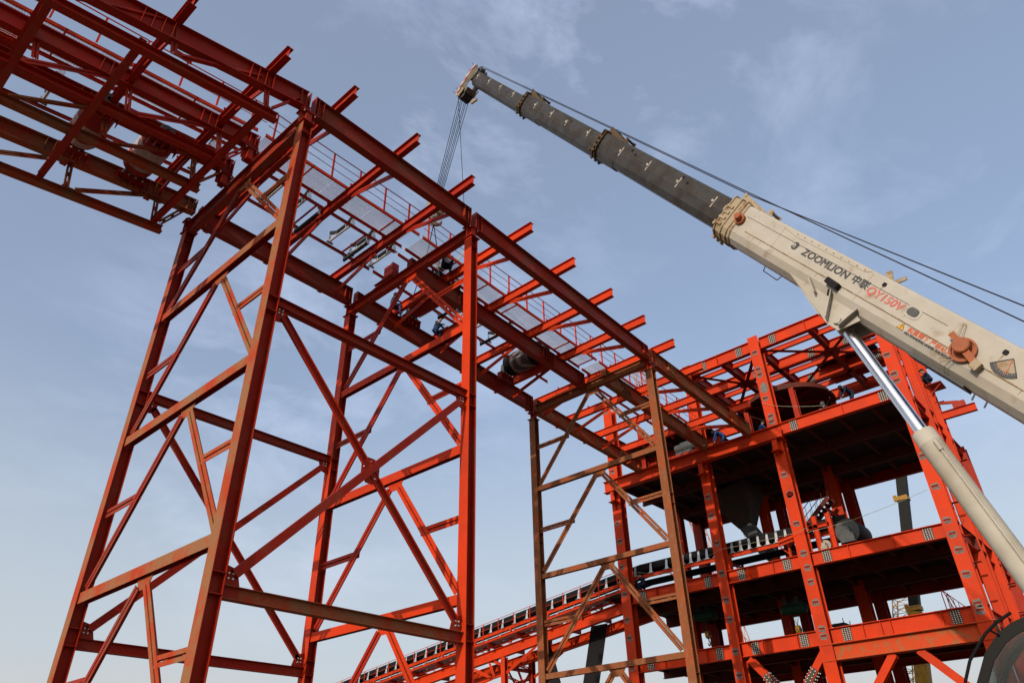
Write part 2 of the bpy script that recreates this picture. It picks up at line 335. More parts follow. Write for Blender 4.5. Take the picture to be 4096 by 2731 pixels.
for y, mats in ((YR, (RED, DUSTY)), (YL, (RED, GIRD))):                  # longitudinal struts and big X bracing between the two bents
    for z, mt in ((11.72, GIRD), (4.10, DUSTY if y == YR else RED), (-1.0, RED)):
        MB().ibeam((BX[0]+.17, y, z), (BX[1]-.17, y, z), .28, .24, tw=.014).build('strut', mt, tower)
        for x, k in ((BX[0], 1), (BX[1], -1)):
            gp = MB()
            gp.plate([(x+k*.17, y-.012, z+.16), (x+k*.62, y-.012, z+.12), (x+k*.62, y-.012, z-.14), (x+k*.50, y-.012, z-.52), (x+k*.17, y-.012, z-.60)] if z > 8 else
                     [(x+k*.17, y-.012, z-.16), (x+k*.62, y-.012, z-.12), (x+k*.62, y-.012, z+.14), (x+k*.50, y-.012, z+.52), (x+k*.17, y-.012, z+.60)], (0, .022, 0))
            for q in range(4): gp.cyl((x+k*(.3+.11*(q % 2)), y-.05, z+(-.3 if z > 8 else .3)+.11*(q//2)), (x+k*(.3+.11*(q % 2)), y+.05, z+(-.3 if z > 8 else .3)+.11*(q//2)), .024, n=6, mi=1)
            gp.build('gusset_plate', [RED, BOLT], tower)
    c = V(((BX[0]+BX[1])/2, y, 7.92))
    e = [V((BX[0]+.45, y, 11.35)), V((BX[1]-.45, y, 11.35)), V((BX[1]-.42, y, 4.5)), V((BX[0]+.42, y, 4.5))]
    MB().chan(e[0], e[2], .22, .09, up=(e[2]-e[0]).cross(Y_), flip=1).build('diagonal_brace', RED, tower)
    MB().chan(e[1]+V((0, -.10, 0)), e[3]+V((0, -.10, 0)), .22, .09, up=(e[3]-e[1]).cross(Y_), flip=-1).build('diagonal_brace', RED, tower)
    gp = MB(); gp.plate([c+V((math.cos(t)*.33, -.055, math.sin(t)*.40)) for t in [math.pi*(2*i+1)/8 for i in range(8)]], (0, .014, 0))
    for q in range(5): gp.cyl(c+V((.24*math.cos(q*1.257+.4), -.085, .26*math.sin(q*1.257+.4))), c+V((.24*math.cos(q*1.257+.4), -.04, .26*math.sin(q*1.257+.4))), .018, n=6, mi=1)
    gp.build('gusset_plate', [RED, BOLT], tower)
b3 = thing('trestle_bent', 'brown dusty two-legged trestle bent standing in front of the orange steel building', 'steel bent', (BX[2], 18.9, GZ))
bent(b3, BX[2], 18.05, [(14.13, 13.88), (9.68, 9.45), (5.26, 5.03), (.8, .56)], BROWN, [BROWN, BROWN], top=(18.42, 18.84), fine=False)
for y in (YR, YL): seat(b3, BX[2], y, 18.08, 18.52, RED)
seat(b3, BX[2], 19.2, 18.36+.48, 18.9-.0, RED) if False else None

# ------------------------------------------------------------------ conveyor gallery
def zt(x): return 20.06 if x <= 15 else (20.06-.0545*(x-15) if x < 27.4 else 19.384-.041*(x-27.4))
GD = .84
def girder(root, x0, x1, y, mat, ends=(1, 1), z0=None, z1=None, h=GD, nm='girder', stiff=()):
    a, b = z0 or zt(x0), z1 or zt(x1); m = MB(); dx = x1-x0
    m.ibeam((x0, y, a-h/2), (x1, y, b-h/2), h, .30, tf=.022, tw=.014)
    def zz(x): return a+(b-a)*(x-x0)/dx
    xs = list(stiff)+([x0+.12, x0+.32] if ends[0] else [])+([x1-.12, x1-.32] if ends[1] else [])
    for x in xs:
        for k in (-1, 1): m.box((x-.008, y+k*.009, zz(x)-h+.023), (x+.008, y+k*.143, zz(x)-.023))
    for e, x in ((ends[0], x0), (ends[1], x1)):
        if e: m.box((x-.012, y-.155, zz(x)-h-.03), (x+.012, y+.155, zz(x)+.012))
    return m.build(nm, mat, root)
def cross_beam(root, x, z, mat=ORNG, y0=14.06, y1=23.95, knee=True, clips=(17.95, 19.45, 21.5)):
    m = MB(); m.ibeam((x, y0, z+.222), (x, y1, z+.222), .43, .21, tf=.014, tw=.010)
    o = m.build('cross_beam', mat, root)
    for y in clips:                                                      # cleats the stringers bolt to
        MB().angle((x-.13, y-.05, z+.445), (x+.13, y-.05, z+.445), .11, .01).build('cleat', mat, o)
    if knee:
        for a, b, zz in ((YR+.15, 17.85, z-GD+.10), (YL-.12, 19.85, z-GD+.10)):
            MB().dbl((x+.02, a, zz), (x+.02, b, z-.03), .095, .03, X_, 3).build('knee_brace', mat, root)
    return o
def handrail(root, x0, x1, y, zf, posts, mat=ORNG):
    m = MB(); n = 6
    for h, r in ((1.2, .022), (.80, .014), (.40, .014)):
        m.tube([(x0+(x1-x0)*i/n, y+.01*math.sin(i*2.1+h*5), zf(x0+(x1-x0)*i/n)+h+.012*math.sin(i*1.7+h)) for i in range(n+1)], r, 6)
    hr = m.build('handrail', mat, root)
    for x in posts:
        z = zf(x); p = MB(); p.angle((x, y, z-.05), (x+.012*math.sin(x*9), y, z+1.2), .06, .007, up=(1, 0, 0)); p.build('post', mat, hr)
def walkway(root, x0, x1, ya, yb, zf, gaps=()):
    """two channel stringers, ties and a galvanised bar grating panel by panel"""
    for y in (ya, yb): MB().chan((x0, y, zf(x0)-.06), (x1, y, zf(x1)-.06), .13, .06, flip=1 if y == yb else -1).build('stringer', ORNG, root)
    x = x0+.05
    while x < x1-.3:
        xe = min(x+1.0, x1); m = MB(); skip = any(abs((x+xe)/2-g_) < .45 for g_ in gaps)
        if not skip:
            n = 17
            for i in range(n):
                y = ya+.05+(yb-ya-.1)*i/(n-1); m.bar((x+.01, y, zf(x)+.02), (xe-.02, y, zf(xe)+.02), .015, .016)
            k = 12
            for i in range(k+1):
                xx = x+.02+(xe-x-.06)*i/k; m.bar((xx, ya+.04, zf(xx)+.03), (xx, yb-.04, zf(xx)+.03), .007, .010)
            m.build('grating_panel', GRAT, root)
        if (xe-x0) % 1.9 < 1.0: MB().bar((xe, ya, zf(xe)-.05), (xe, yb, zf(xe)-.05), .05, .06).build('walkway_tie', ORNG, root)
        x = xe
zw = lambda x: zt(x)+.56                                                 # walking level on top of the cross beams
YW0, YW1 = 18.12, 19.30
spans = [(7.62, 14.86, [8.44, 11.2, 13.98], 'middle gallery span carried on the tall four-legged red tower'),
         (15.16, 27.30, [17.40, 20.22, 23.0, 25.65], 'long gallery span between the red tower and the brown bent'),
         (27.62, 38.0, [28.25, 31.0, 33.7, 36.3], 'gallery span running from the brown bent into the orange building')]
for i, (x0, x1, bx, lab) in enumerate(spans):
    sp = thing('conveyor_gallery', 'red conveyor ' + lab, 'conveyor gallery', ((x0+x1)/2, 18.9, zt((x0+x1)/2)-GD), 'spans of the high conveyor gallery')
    st = [x1-1.4-.16*k for k in range(6)] if i == 2 else []
    st2 = st+[x0+1.6+.17*k for k in range(5)] if i == 2 else []
    girder(sp, x0, x1, YR, GIRD if i < 2 else DUSTY, stiff=st2)
    girder(sp, x0, x1, YL, GIRD if i < 2 else DUSTY, stiff=st)
    if i == 1: girder(sp, x0+.1, x1, 19.15, GIRD, stiff=[18.2+.17*k for k in range(5)]+[24.0+.2*k for k in range(5)])
    if i == 2: girder(sp, x0, x1, 18.0, DUSTY, stiff=st2)
    for x in bx: cross_beam(sp, x, zt(x), ORNG if i else RED)
    xa, xb = x0-.1, (x1 if i < 2 else 37.6)
    walkway(sp, xa, xb, YW0, YW1, zw, gaps=())
    np_ = int((xb-xa)/1.28)
    handrail(sp, xa, xb, YW0-.03, zw, [xa+.25+1.28*k for k in range(np_+1) if xa+.25+1.28*k < xb], ORNG if i else RED)
    for y in ((19.78, 21.5) if i < 2 else (19.85,)):
        MB().chan((xa, y, zw(xa)-.07), (xb, y, zw(xb)-.07), .14, .06).build('idler_stringer', RED if i == 0 else ORNG, sp)
    if i < 2:
        xx = xa+.9
        while xx < xb:
            if i == 0 or not (17 < xx < 19.4 or 23 < xx < 26.5):
                MB().bar((xx, 19.8, zw(xx)-.06), (xx, 21.5, zw(xx)-.06), .06, .07).build('stringer_tie', RED, sp)
            xx += 2.45

# nearest span: four trussed girders with lower chords, hanging in at the upper left
sp0 = thing('conveyor_gallery', 'dark red trussed gallery span overhead at the upper left, rising toward the tower', 'conveyor gallery', (2, 18.9, 17.2), 'spans of the high conveyor gallery')
Gd = {'R': (15.19, (1.83, 18.79, 7.04, 19.97)), 'A': (18.4, (-.54, 19.3, 7.3, 20.46)), 'B': (20.1, (.42, 19.61, 7.2, 20.44)), 'L': (22.72, (.81, 19.32, 7.2, 20.2))}
Lw = {'R': (.53, 17.24, 6.46, 18.24), 'A': (.43, 17.75, 6.49, 18.64), 'B': (.45, 17.92, 6.57, 18.62), 'L': (1.36, 17.65, 6.51, 18.33)}
def lin(q, x): return q[1]+(q[3]-q[1])*(x-q[0])/(q[2]-q[0])
XA = -5.0
for k, (y, q) in Gd.items():
    hh = .70 if k == 'R' else .62
    girder(sp0, XA, 7.40, y, RED if k in 'RA' else DUSTY if k == 'L' else RED, (0, 1), lin(q, XA), lin(q, 7.40), h=hh, stiff=[2.2+.27*j for j in range(4)]+[5.35+.25*j for j in range(4)])
    lq = Lw[k]
    MB().ibeam((XA, y, lin(lq, XA)-.13), (6.5, y, lin(lq, 6.5)-.13), .26, .26).build('lower_chord', RED if k in 'RA' else DUSTY, sp0)
def tr(pa, pb, k, dbl=True):
    y = Gd[k][0]; a, b = at_y(c1(*pa), y), at_y(c1(*pb), y); mt = RED if k in 'RA' else DUSTY
    (MB().dbl(a, b, .075, .04, Y_, 3) if dbl else MB().chan(a, b, .15, .07, up=(0, 1, 0))).build('truss_web', mt, sp0)
def gp0(p, k, r=.24):
    y = Gd[k][0]; c = at_y(c1(*p), y)
    MB().plate([c+V((-r, 0, .10)), c+V((r*1.2, 0, .14)), c+V((r*1.3, 0, -.10)), c+V((-r*.8, 0, -.14))], (0, .014, 0)).build('gusset_plate', RED if k in 'RA' else DUSTY, sp0)
for k, lst in {'R': [((1100, 150), (1085, 340), 1), ((1675, 490), (1665, 670), 1), ((480, -10), (1060, 140), 0), ((1140, 360), (1640, 490), 0), ((1700, 690), (1880, 620), 0)],
               'A': [((815, 505), (795, 700), 1), ((1375, 800), (1365, 985), 1), ((170, 385), (700, 490), 1), ((860, 720), (1330, 800), 1), ((1390, 1000), (1570, 920), 1), ((230, 230), (215, 370), 1)],
               'B': [((665, 720), (640, 890), 1), ((1215, 980), (1200, 1150), 1), ((50, 605), (550, 685), 0), ((700, 905), (1180, 970), 0), ((1240, 1150), (1420, 1075), 0)],
               'L': [((445, 1010), (410, 1180), 1), ((985, 1230), (955, 1390), 1), ((-20, 955), (300, 995), 1), ((470, 1195), (910, 1225), 1), ((1000, 1400), (1160, 1310), 1)]}.items():
    for pa, pb, d_ in lst: tr(pa, pb, k, d_)
for p, k in (((1090, 170), 'R'), ((1140, 350), 'R'), ((1660, 500), 'R'), ((840, 710), 'A'), ((1350, 800), 'A'), ((160, 385), 'A'), ((690, 900), 'B'), ((1200, 970), 'B'), ((430, 1190), 'L'), ((960, 1240), 'L')): gp0(p, k)
for xq in (.25, 3.05, 5.98):                                             # cross beams over the girders, twisting slightly with them
    zr, zl = lin(Gd['R'][1], xq), lin(Gd['L'][1], xq)+.1
    s_ = (zl-zr)/(22.72-15.19); f = lambda y: zr+s_*(y-15.19)+.22
    o = MB().ibeam((xq, 14.15, f(14.15)), (xq, 24.0, f(24.0)), .43, .22, tf=.014).build('cross_beam', RED, sp0)
    for y in (16.4, 18.0, 19.4, 21.4): MB().angle((xq-.14, y, f(y)+.22), (xq+.14, y, f(y)+.22), .11, .01).build('cleat', RED, o)
    for ya, yb in ((15.3, 17.2), (22.6, 20.6)):
        MB().dbl((xq+.02, ya, f(ya)-.75), (xq+.02, yb, f(yb)-.24), .08, .03, X_, 3).build('knee_brace', RED, sp0)
for xq in (at_y(c1(330, -10), 15.19).x, at_y(c1(880, 300), 15.19).x, 6.15, -2.2):                          # lower cross members between the bottom chords
    za, zb = lin(Lw['R'], xq)+.12, lin(Lw['L'], xq)+.12
    MB().ibeam((xq, 15.19, za), (xq, 22.72, zb), .22, .2).build('bottom_cross_member', RED, sp0)
def zw0(x): return lin(Gd['A'][1], x)+.42
walkway(sp0, XA, 7.3, 18.35, 19.75, zw0)
handrail(sp0, XA, 7.5, 18.25, zw0, [XA+.4+1.28*k for k in range(10)], ORNG)
for y in (20.3, 22.0): MB().chan((XA, y, zw0(XA)-.07), (7.2, y, zw0(7.2)-.07), .14, .06).build('idler_stringer', RED, sp0)
q_ = at_y(c1(30, 240), 20.6); MB().box(q_+V((-.5, -.4, -.35)), q_+V((.25, -.37, .35))).box(q_+V((-.5, -.36, -.35)), q_+V((.25, .5, -.33))).box(q_+V((.222, -.36, -.32)), q_+V((.25, .5, .35))).build('drip_tray', RED, sp0)
for x in (7.2,):
    for y in (18.4, 20.12): seat(tower, x, y, 19.2, 19.76, RED)

# ------------------------------------------------------------------ idlers on the gallery
def make_idler(loc, label):
    x, y0, z = loc
    t = thing('idler_set', label, 'idler', loc, 'galvanised idler sets on the gallery')
    yc = y0+.76
    MB().cyl((x, y0-.02, z+.10), (x, y0+1.55, z+.10), .05, n=10).build('cross_tube', GALV, t, True)
    for y, k in ((y0-.02, 1), (y0+1.55, -1)):
        f = MB()
        f.box((x-.16, y-.06, z), (x+.16, y+.06, z+.014)); f.box((x-.10, y-.008, z), (x+.10, y+.008, z+.24))
        f.plate([(x-.07, y, z+.22), (x+.05, y, z+.22), (x+.05, y-k*.10, z+.55), (x-.02, y-k*.10, z+.55)], (0, .012, 0))
        f.bar((x, y+k*.05, z+.18), (x, y+k*.42, z+.30), .012, .09, mi=0); f.build('bracket', GALV, t)
    for y in (yc-.33, yc+.33):
        f = MB(); f.tube([(x-.04, y, z+.14), (x-.04, y, z+.33), (x+.02, y, z+.37), (x+.06, y, z+.33), (x+.06, y, z+.14)], .012, 5); f.build('roller_clip', GALV, t)
    MB().cyl((x, yc-.31, z+.30), (x, yc+.31, z+.30), .085, n=12).build('roller', ROLL, t, True)
    for k in (-1, 1):
        MB().cyl((x, yc+k*.36, z+.31), (x, yc+k*.80, z+.56), .085, n=12).build('roller', ROLL, t, True)
    return t
i0 = make_idler((9.40, 19.80, zw(9.4)), 'galvanised three-roller idler set straddling the red stringers beside the grating walkway')
for x in (10.47, 12.62, 13.72, 14.85, 16.45, 20.1, 21.3, 22.5): copy_tree(i0, (x, 19.80, zw(x)))
for x in (.3, 1.55, -1.0, 6.6): copy_tree(i0, (x, 20.3, zw0(x)))
def make_return(loc, label):
    x, y, z = loc; t = thing('return_roller', label, 'roller', loc, 'return rollers on the gallery')
    MB().cyl((x, y, z-.22), (x, y+1.65, z-.22), .075, n=12).build('roller', ROLL, t, True)
    for yy in (y-.03, y+1.66):
        m = MB(); m.box((x-.05, yy-.008, z-.30), (x+.05, yy+.008, z)); m.box((x-.09, yy-.05, z-.012), (x+.09, yy+.05, z)); m.build('hanger', GALV, t)
    return t
q0 = make_return((11.02, 19.82, zw(11.0)-.14), 'long black return roller slung in hangers under the gallery stringers')
for x in (13.5, 16.1, 19.1, 22.0): copy_tree(q0, (x, 19.82, zw(x)-.14))

# ------------------------------------------------------------------ belt pulleys resting across the girders
def pulley(nm, label, c, hl, r, mat, wrap=None, tarp=False):
    x, y, z = c; t = thing(nm, label, 'pulley', (x, y, z-r), 'belt pulleys on the gallery')
    MB().lathe((x, y, z), Y_, [(-hl, r*.5), (-hl, r*.97), (-hl+.04, r), (0, r*1.01), (hl-.04, r), (hl, r*.97), (hl, r*.5)], 28).build('shell', mat, t, True)
    MB().cyl((x, y-hl-.42, z), (x, y+hl+.42, z), .085, n=14).build('shaft', DGREY, t, True)
    for k in (-1, 1):
        yy = y+k*(hl+.30); m = MB()
        m.box((x-.34, yy-.13, z-.42), (x+.34, yy+.13, z-.36)); m.box((x-.28, yy-.11, z-.36), (x+.28, yy+.11, z-.12))
        m.lathe((x, yy-.12, z), Y_, [(0, .15), (0, .24), (.03, .27), (.21, .27), (.24, .24), (.24, .15)], 18)
        m.build('bearing_block', DGREY, t, True)
        b = MB(); b.box((x-.50, yy-.16, z-.50), (x+.50, yy+.16, z-.425))
        for q in range(5): b.box((x-.46+.23*q-.008, yy-.15, z-.80), (x-.46+.23*q+.008, yy+.15, z-.505))
        for q in (-.36, -.12, .12, .36): b.cyl((x+q, yy-.17, z-.46), (x+q, yy-.20, z-.46), .03, n=6, mi=1)
        b.build('bracket_frame', [RED, BOLT], t)
    if wrap:
        m = MB(); n = 17
        for a, b_, rr in wrap:
            pr = []
            N = 18
            for i in range(N+1):
                u = a+(b_-a)*i/N; pr.append((u, r*rr+.004*math.sin(i*1.3)+random.uniform(-.002, .003)))
            m.lathe((x, y, z), Y_, pr, n)
        for v in m.v: v += V((random.uniform(-.008, .008), random.uniform(-.012, .012), random.uniform(-.008, .008)))
        m.build('tarpaulin_wrap' if tarp else 'plastic_wrap', TARP if tarp else WRAP, t, True)
    return t
pulley('belt_pulley', 'dark red belt pulley half wrapped in white plastic, farther from the tower', (2.95, 20.95, 19.55), .95, .50, LAGG, [(-.15, .30, 1.03), (.62, .90, 1.03)])
pulley('belt_pulley', 'red belt pulley loosely wrapped in white plastic, next to the tower', (4.9, 21.15, 19.85), .95, .52, LAGG, [(-.55, .12, 1.035), (.42, .60, 1.03)])
pulley('belt_pulley', 'bare dark red pulley being set down between the girders beside the sitting workers', (18.15, 21.2, 20.35), .85, .46, LAGG)
pulley('belt_pulley', 'pulley wrapped in striped tarpaulin with a black end on the long gallery span', (24.75, 20.9, 20.0), 1.08, .58, RUBB, [(-.55, .62, 1.03)], True)
mx = MB(); mx.box((15.4, 20.5, 20.0), (15.75, 20.62, 20.75)); mx.box((15.4, 20.62, 20.0), (15.42, 21.1, 20.7)); mx.box((15.73, 20.62, 20.0), (15.75, 21.1, 20.7)); mx.box((15.3, 20.45, 19.96), (15.85, 21.2, 20.0))
mx.ibeam((15.58, 21.15, 20.1), (15.58, 21.9, 20.1), .22, .2)
tag(mx.build('steel_bracket', RED), 'red box-shaped steel bracket standing on the cross beam over the second bent', 'bracket')

# ------------------------------------------------------------------ people
def person(label, loc, yaw, pose, top, legs, hat=None, shoe=BOOT, scale=1.0):
    t = thing('person', label, 'person', loc)
    P = {'stand': dict(pelvis=(0, 0, .95), chest=(.02, 0, 1.32), neck=(.02, 0, 1.50), head=(.05, 0, 1.66), sh=(.01, .20, 1.44), el=(.02, .27, 1.16), ha=(.14, .25, .92), hip=(0, .10, .92), kn=(.03, .11, .50), an=(-.01, .12, .09), to=(.16, .13, .04)),
         'sit': dict(pelvis=(0, 0, .10), chest=(.10, 0, .46), neck=(.15, 0, .62), head=(.20, 0, .78), sh=(.13, .20, .56), el=(.20, .27, .30), ha=(.44, .16, .30), hip=(.03, .11, .10), kn=(.44, .16, .16), an=(.42, .15, -.28), to=(.57, .16, -.34)),
         'crouch': dict(pelvis=(-.08, 0, .38), chest=(.12, 0, .72), neck=(.20, 0, .87), head=(.27, 0, 1.02), sh=(.17, .20, .82), el=(.34, .26, .58), ha=(.55, .12, .56), hip=(-.05, .12, .38), kn=(.36, .20, .52), an=(.06, .18, .10), to=(.22, .20, .04)),
         'bend': dict(pelvis=(-.10, 0, .92), chest=(.22, 0, 1.12), neck=(.38, 0, 1.18), head=(.52, 0, 1.20), sh=(.32, .20, 1.14), el=(.42, .25, .86), ha=(.52, .16, .62), hip=(-.08, .10, .90), kn=(.0, .12, .50), an=(-.03, .12, .09), to=(.14, .13, .04))}[pose]
    pts, rad, ed, kind = [], [], [], []
    def ad(p, r, k, par=None):
        pts.append(V(p)*scale); rad.append(r*scale); kind.append(k); i = len(pts)-1
        if par is not None: ed.append((par, i))
        return i
    pe = ad(P['pelvis'], .135, 'l'); wa = ad(V(P['pelvis']).lerp(V(P['chest']), .5), .125, 't', pe); ch = ad(P['chest'], .15, 't', wa)
    ne = ad(P['neck'], .062, 's', ch); hd = ad(P['head'], .098, 's', ne); ad(V(P['head'])+V((.01, 0, .09)), .075, 's', hd)
    nose = ad(V(P['head'])+V((.105, 0, 0)), .022, 's', hd)
    for k in (1, -1):
        f = lambda q, dx=0: V((q[0]+dx*(1 if k > 0 else 0), q[1]*k, q[2]))
        s1 = ad(f(P['sh']), .075, 't', ch); e1 = ad(f(P['el'], .03), .055, 't', s1); w1 = ad(f(P['el'], .03).lerp(f(P['ha'], .05), .8), .042, 't', e1); h1 = ad(f(P['ha'], .05), .045, 's', w1)
        d = (f(P['ha'], .05)-f(P['el'], .03)).normalized(); sd = d.cross(Z_).normalized()
        for fi in range(4): ad(f(P['ha'], .05)+d*(.085-.008*abs(fi-1.3))+sd*(.028-.019*fi)+Z_*-.012, .0095, 's', h1)
        ad(f(P['ha'], .05)+d*.035-sd*k*.05, .011, 's', h1)
        hp = ad(f(P['hip']), .10, 'l', pe); kn = ad(f(P['kn'], .04), .072, 'l', hp); an = ad(f(P['an'], .05), .05, 'l', kn); ad(f(P['to'], .05), .043, 'b', an)
    me = bpy.data.meshes.new('skeleton'); me.from_pydata(pts, ed, []); ob = bpy.data.objects.new('skeleton', me); col.objects.link(ob)
    md = ob.modifiers.new('Skin', 'SKIN'); sv = me.skin_vertices[0].data
    for i, r in enumerate(rad): sv[i].radius = (r, r); sv[i].use_root = (i == 0)
    sb = ob.modifiers.new('Sub', 'SUBSURF'); sb.levels = 2; sb.render_levels = 2
    dg = bpy.context.evaluated_depsgraph_get(); bm_ = bpy.data.meshes.new_from_object(ob.evaluated_get(dg)); bpy.data.objects.remove(ob)
    for m in (top, legs, SKIN, shoe): bm_.materials.append(m)
    code = {'t': 0, 'l': 1, 's': 2, 'b': 3}
    segs = [(pts[a], pts[b], kind[b]) for a, b in ed]
    for p in bm_.polygons:
        c = p.center; best = min(range(len(pts)), key=lambda i: (pts[i]-c).length-rad[i]); p.material_index = code[kind[best]]; p.use_smooth = True
    bo = bpy.data.objects.new('body', bm_); col.objects.link(bo); bo.parent = t
    h = V(P['head'])*scale; off = V(loc)
    if hat:
        m = MB(); mt = hat[1]
        if hat[0] == 'helmet': m.lathe(off+h+V((.0, 0, .055)), Z_, [(0, .128), (.04, .124), (.09, .095), (.12, .04)], 16); m.box(off+h+V((.02, -.09, .045)), off+h+V((.18, .09, .06)))
        elif hat[0] == 'cap': m.lathe(off+h+V((.0, 0, .04)), Z_, [(0, .118), (.06, .118), (.10, .09), (.115, .03)], 16); m.box(off+h+V((.04, -.075, .04)), off+h+V((.19, .075, .052)))
        else: m.lathe(off+h+V((-.015, 0, -.10)), Z_, [(0, .10), (.06, .122), (.15, .122), (.20, .10), (.235, .04)], 16)
        m.build('helmet' if hat[0] == 'helmet' else 'cap', mt, t, True)
    t.rotation_euler = (0, 0, yaw); return t
person('worker in blue overalls sitting on the far girder and bending toward the red pulley', (17.05, 22.55, zt(17)+.14), -.6, 'sit', DUSK, DENIM, ('hood', HATB), SUEDE)
person('worker in a peaked black cap and blue-grey jacket squatting on the far girder', (19.95, 22.62, zt(19.9)+.02), -1.3, 'crouch', DUSK, DENIM, ('cap', HATB))
person('worker in dark clothes lying low across the walkway grating behind the second bent', (17.2, 19.45, zw(17)-.35), -2.6, 'sit', NAVY, DUSK, ('helmet', HATBL))
person('dark-clothed worker crouching beside the middle girder behind the lit tower leg', (18.35, 19.55, zt(18.3)+.02), -2.4, 'crouch', NAVY, NAVY, ('cap', HATB))
person('worker in a blue hard hat standing on the gallery walkway behind the handrail', (16.95, 18.75, zw(16.9)-.52), -2.0, 'crouch', NAVY, NAVY, ('helmet', HATBL))
person('worker in bright blue overalls bending over on the lower front beam of the building', (38.75, 17.15, 18.22), 2.0, 'bend', DENIM, DENIM, ('hood', HATB))
person('worker in blue with a dark cap kneeling and welding by the tall front column', (38.85, 14.85, 18.15), -1.2, 'crouch', DENIM, NAVY, ('cap', HATB))
person('worker in a navy coat standing on the third floor near the round ring beam', (38.95, 9.4, 18.30), 2.4, 'bend', NAVY, NAVY, ('hood', HATB))
person('grey-hooded worker crouching low behind the third-floor front beam', (39.1, 10.85, 18.05), 2.6, 'crouch', NAVY, NAVY, ('hood', DGREY))
person('worker in dark blue clinging to the outer corner column at the upper right', (44.6, 6.25, 20.7), 2.0, 'crouch', NAVY, NAVY, ('helmet', HATB))
person('worker in navy squatting beside the conveyor where it enters the building', (38.95, 24.0, 11.12), 1.6, 'crouch', NAVY, NAVY, ('cap', HATB))
person('worker in a dark jacket leaning out behind the crane boom on the building roof', (42.4, 7.3, 23.4), -2.0, 'crouch', NAVY, DENIM, ('cap', HATBL))

# ------------------------------------------------------------------ the orange steel building
XF = 38.2
bd = thing('steel_building', 'bright orange-red steel frame building of open floors at the end of the gallery', 'steel building', (44, 16, GZ))
CY = {'A': (24.62, 25.28), 'B': (18.22, 18.78), 'C': (13.46, 14.10), 'D': (6.44, 7.08)}
def column(x, ya, yb, ztop, mat=ORNG, d=.62, nm='column'):
    m = MB(); yc = (ya+yb)/2
    m.ibeam((x+d/2, yc, GZ), (x+d/2, yc, ztop), d, yb-ya, up=(-1, 0, 0), tf=.03, tw=.02)
    for z in (6.65, 7.32, 10.45, 11.05, 17.5, 18.3, 23.6):
        if z < ztop:
            for k in (-1, 1): m.box((x+.031, yc+k*.011, z), (x+d-.031, yc+k*(yb-ya)/2*.97, z+.02))
    return m.build(nm, mat, bd)
for n_, (a, b) in CY.items(): column(XF, a, b, {'A': 23.6, 'B': 24.38, 'C': 24.55, 'D': 24.45}[n_])
for x in (45.7, 48.7):
    for n_, (a, b) in CY.items():
        if not (n_ == 'D'): column(x, a, b, 24.2, ORNG if x < 46 else RED)
column(41.95, 6.44, 6.92, 24.35, d=.95); column(45.15, 6.42, 6.95, 24.3); column(48.6, 6.42, 6.95, 18.2, RED)
def fbeam(y0, y1, zb, ztp, x=XF+.10, b=.34, mat=ORNG, stiff=(), nm='floor_beam'):
    m = MB(); m.ibeam((x+b/2, y0, (zb+ztp)/2), (x+b/2, y1, (zb+ztp)/2), ztp-zb, b, tf=.03, tw=.018)
    for y in stiff: m.box((x+.004, y-.008, zb+.031), (x+b/2-.01, y+.008, ztp-.031))
    return m.build(nm, mat, bd)
def splice(y, zb, ztp, x=XF+.27, w_=.44, rows=7, cols=4):
    """bolted cover plate on the beam's near web"""
    m = MB(); h = (ztp-zb)-.12; z0 = zb+.06; m.box((x-.030, y-w_/2, z0), (x-.0095, y+w_/2, z0+h))
    for i in range(rows):
        for j in range(cols):
            yy = y-w_/2+w_*(j+.5)/cols+(.012 if j in (0, 2) else -.012)*0; zz = z0+h*(i+.5)/rows
            m.cyl((x-.058, yy, zz), (x-.029, yy, zz), .021, n=6, mi=1)
    m.box((x-.13, y-w_*.5, ztp+.001), (x+.13, y+w_*.5, ztp+.018))
    return m.build('splice_plate', [SPL, BOLT], bd)
Y1 = lambda n_: CY[n_]
seg = [('A', 'B'), ('B', 'C'), ('C', 'D')]
for a, b in seg:
    hi, lo = CY[a][0], CY[b][1]
    fbeam(lo, hi, 10.40, 11.08, stiff=[lo+(hi-lo)*.36, lo+(hi-lo)*.70])
    for y in ((hi-.75, lo+.75)): splice(y, 10.40, 11.08)
    fbeam(lo, hi, 6.63, 7.34, stiff=[lo+(hi-lo)*k for k in ((.2, .55, .62, .75) if b == 'D' else (.25, .7))])
    for y in ((hi-.75, lo+.75)): splice(y, 6.63, 7.34)
    if a != 'A':
        fbeam(lo, hi, 23.60, 24.36, stiff=[lo+(hi-lo)*.55], nm='roof_beam')
        for y in ((hi-.8, lo+.8)): splice(y, 23.60, 24.36)
fbeam(CY['D'][1], CY['C'][0], 17.80, 18.50, stiff=[9.9]); splice(12.7, 17.80, 18.5); splice(7.75, 17.80, 18.5)
fbeam(13.30, 25.55, 17.46, 18.22, x=37.75, b=.42, stiff=[])                                   # the deep girder the gallery lands on
fbeam(14.1, 24.6, 18.235, 18.50, x=38.3, b=.3)
for y in (23.6, 20.3, 17.4, 15.6):
    m = MB(); m.box((38.42, y-.3, 18.28), (38.441, y+.3, 18.46))
    for j in range(4): m.cyl((38.40, y-.22+.145*j, 18.37), (38.42, y-.22+.145*j, 18.37), .03, n=6, mi=1)
    m.build('splice_plate', [SPL, BOLT], bd)
for n_ in ('A', 'B', 'C'):                                                                    # corbels carrying that girder
    a, b = CY[n_]; m = MB(); m.ibeam((38.0, (a+b)/2, 16.75), (38.0, (a+b)/2, 17.455), .34, .30, up=(1, 0, 0)); m.plate([(37.83, (a+b)/2-.012, 16.80), (38.19, (a+b)/2-.012, 16.25), (38.19, (a+b)/2-.012, 16.80)], (0, .024, 0)); m.box((37.70, a+.06, 16.74), (38.19, b-.06, 16.765))
    m.build('corbel', ORNG, bd)
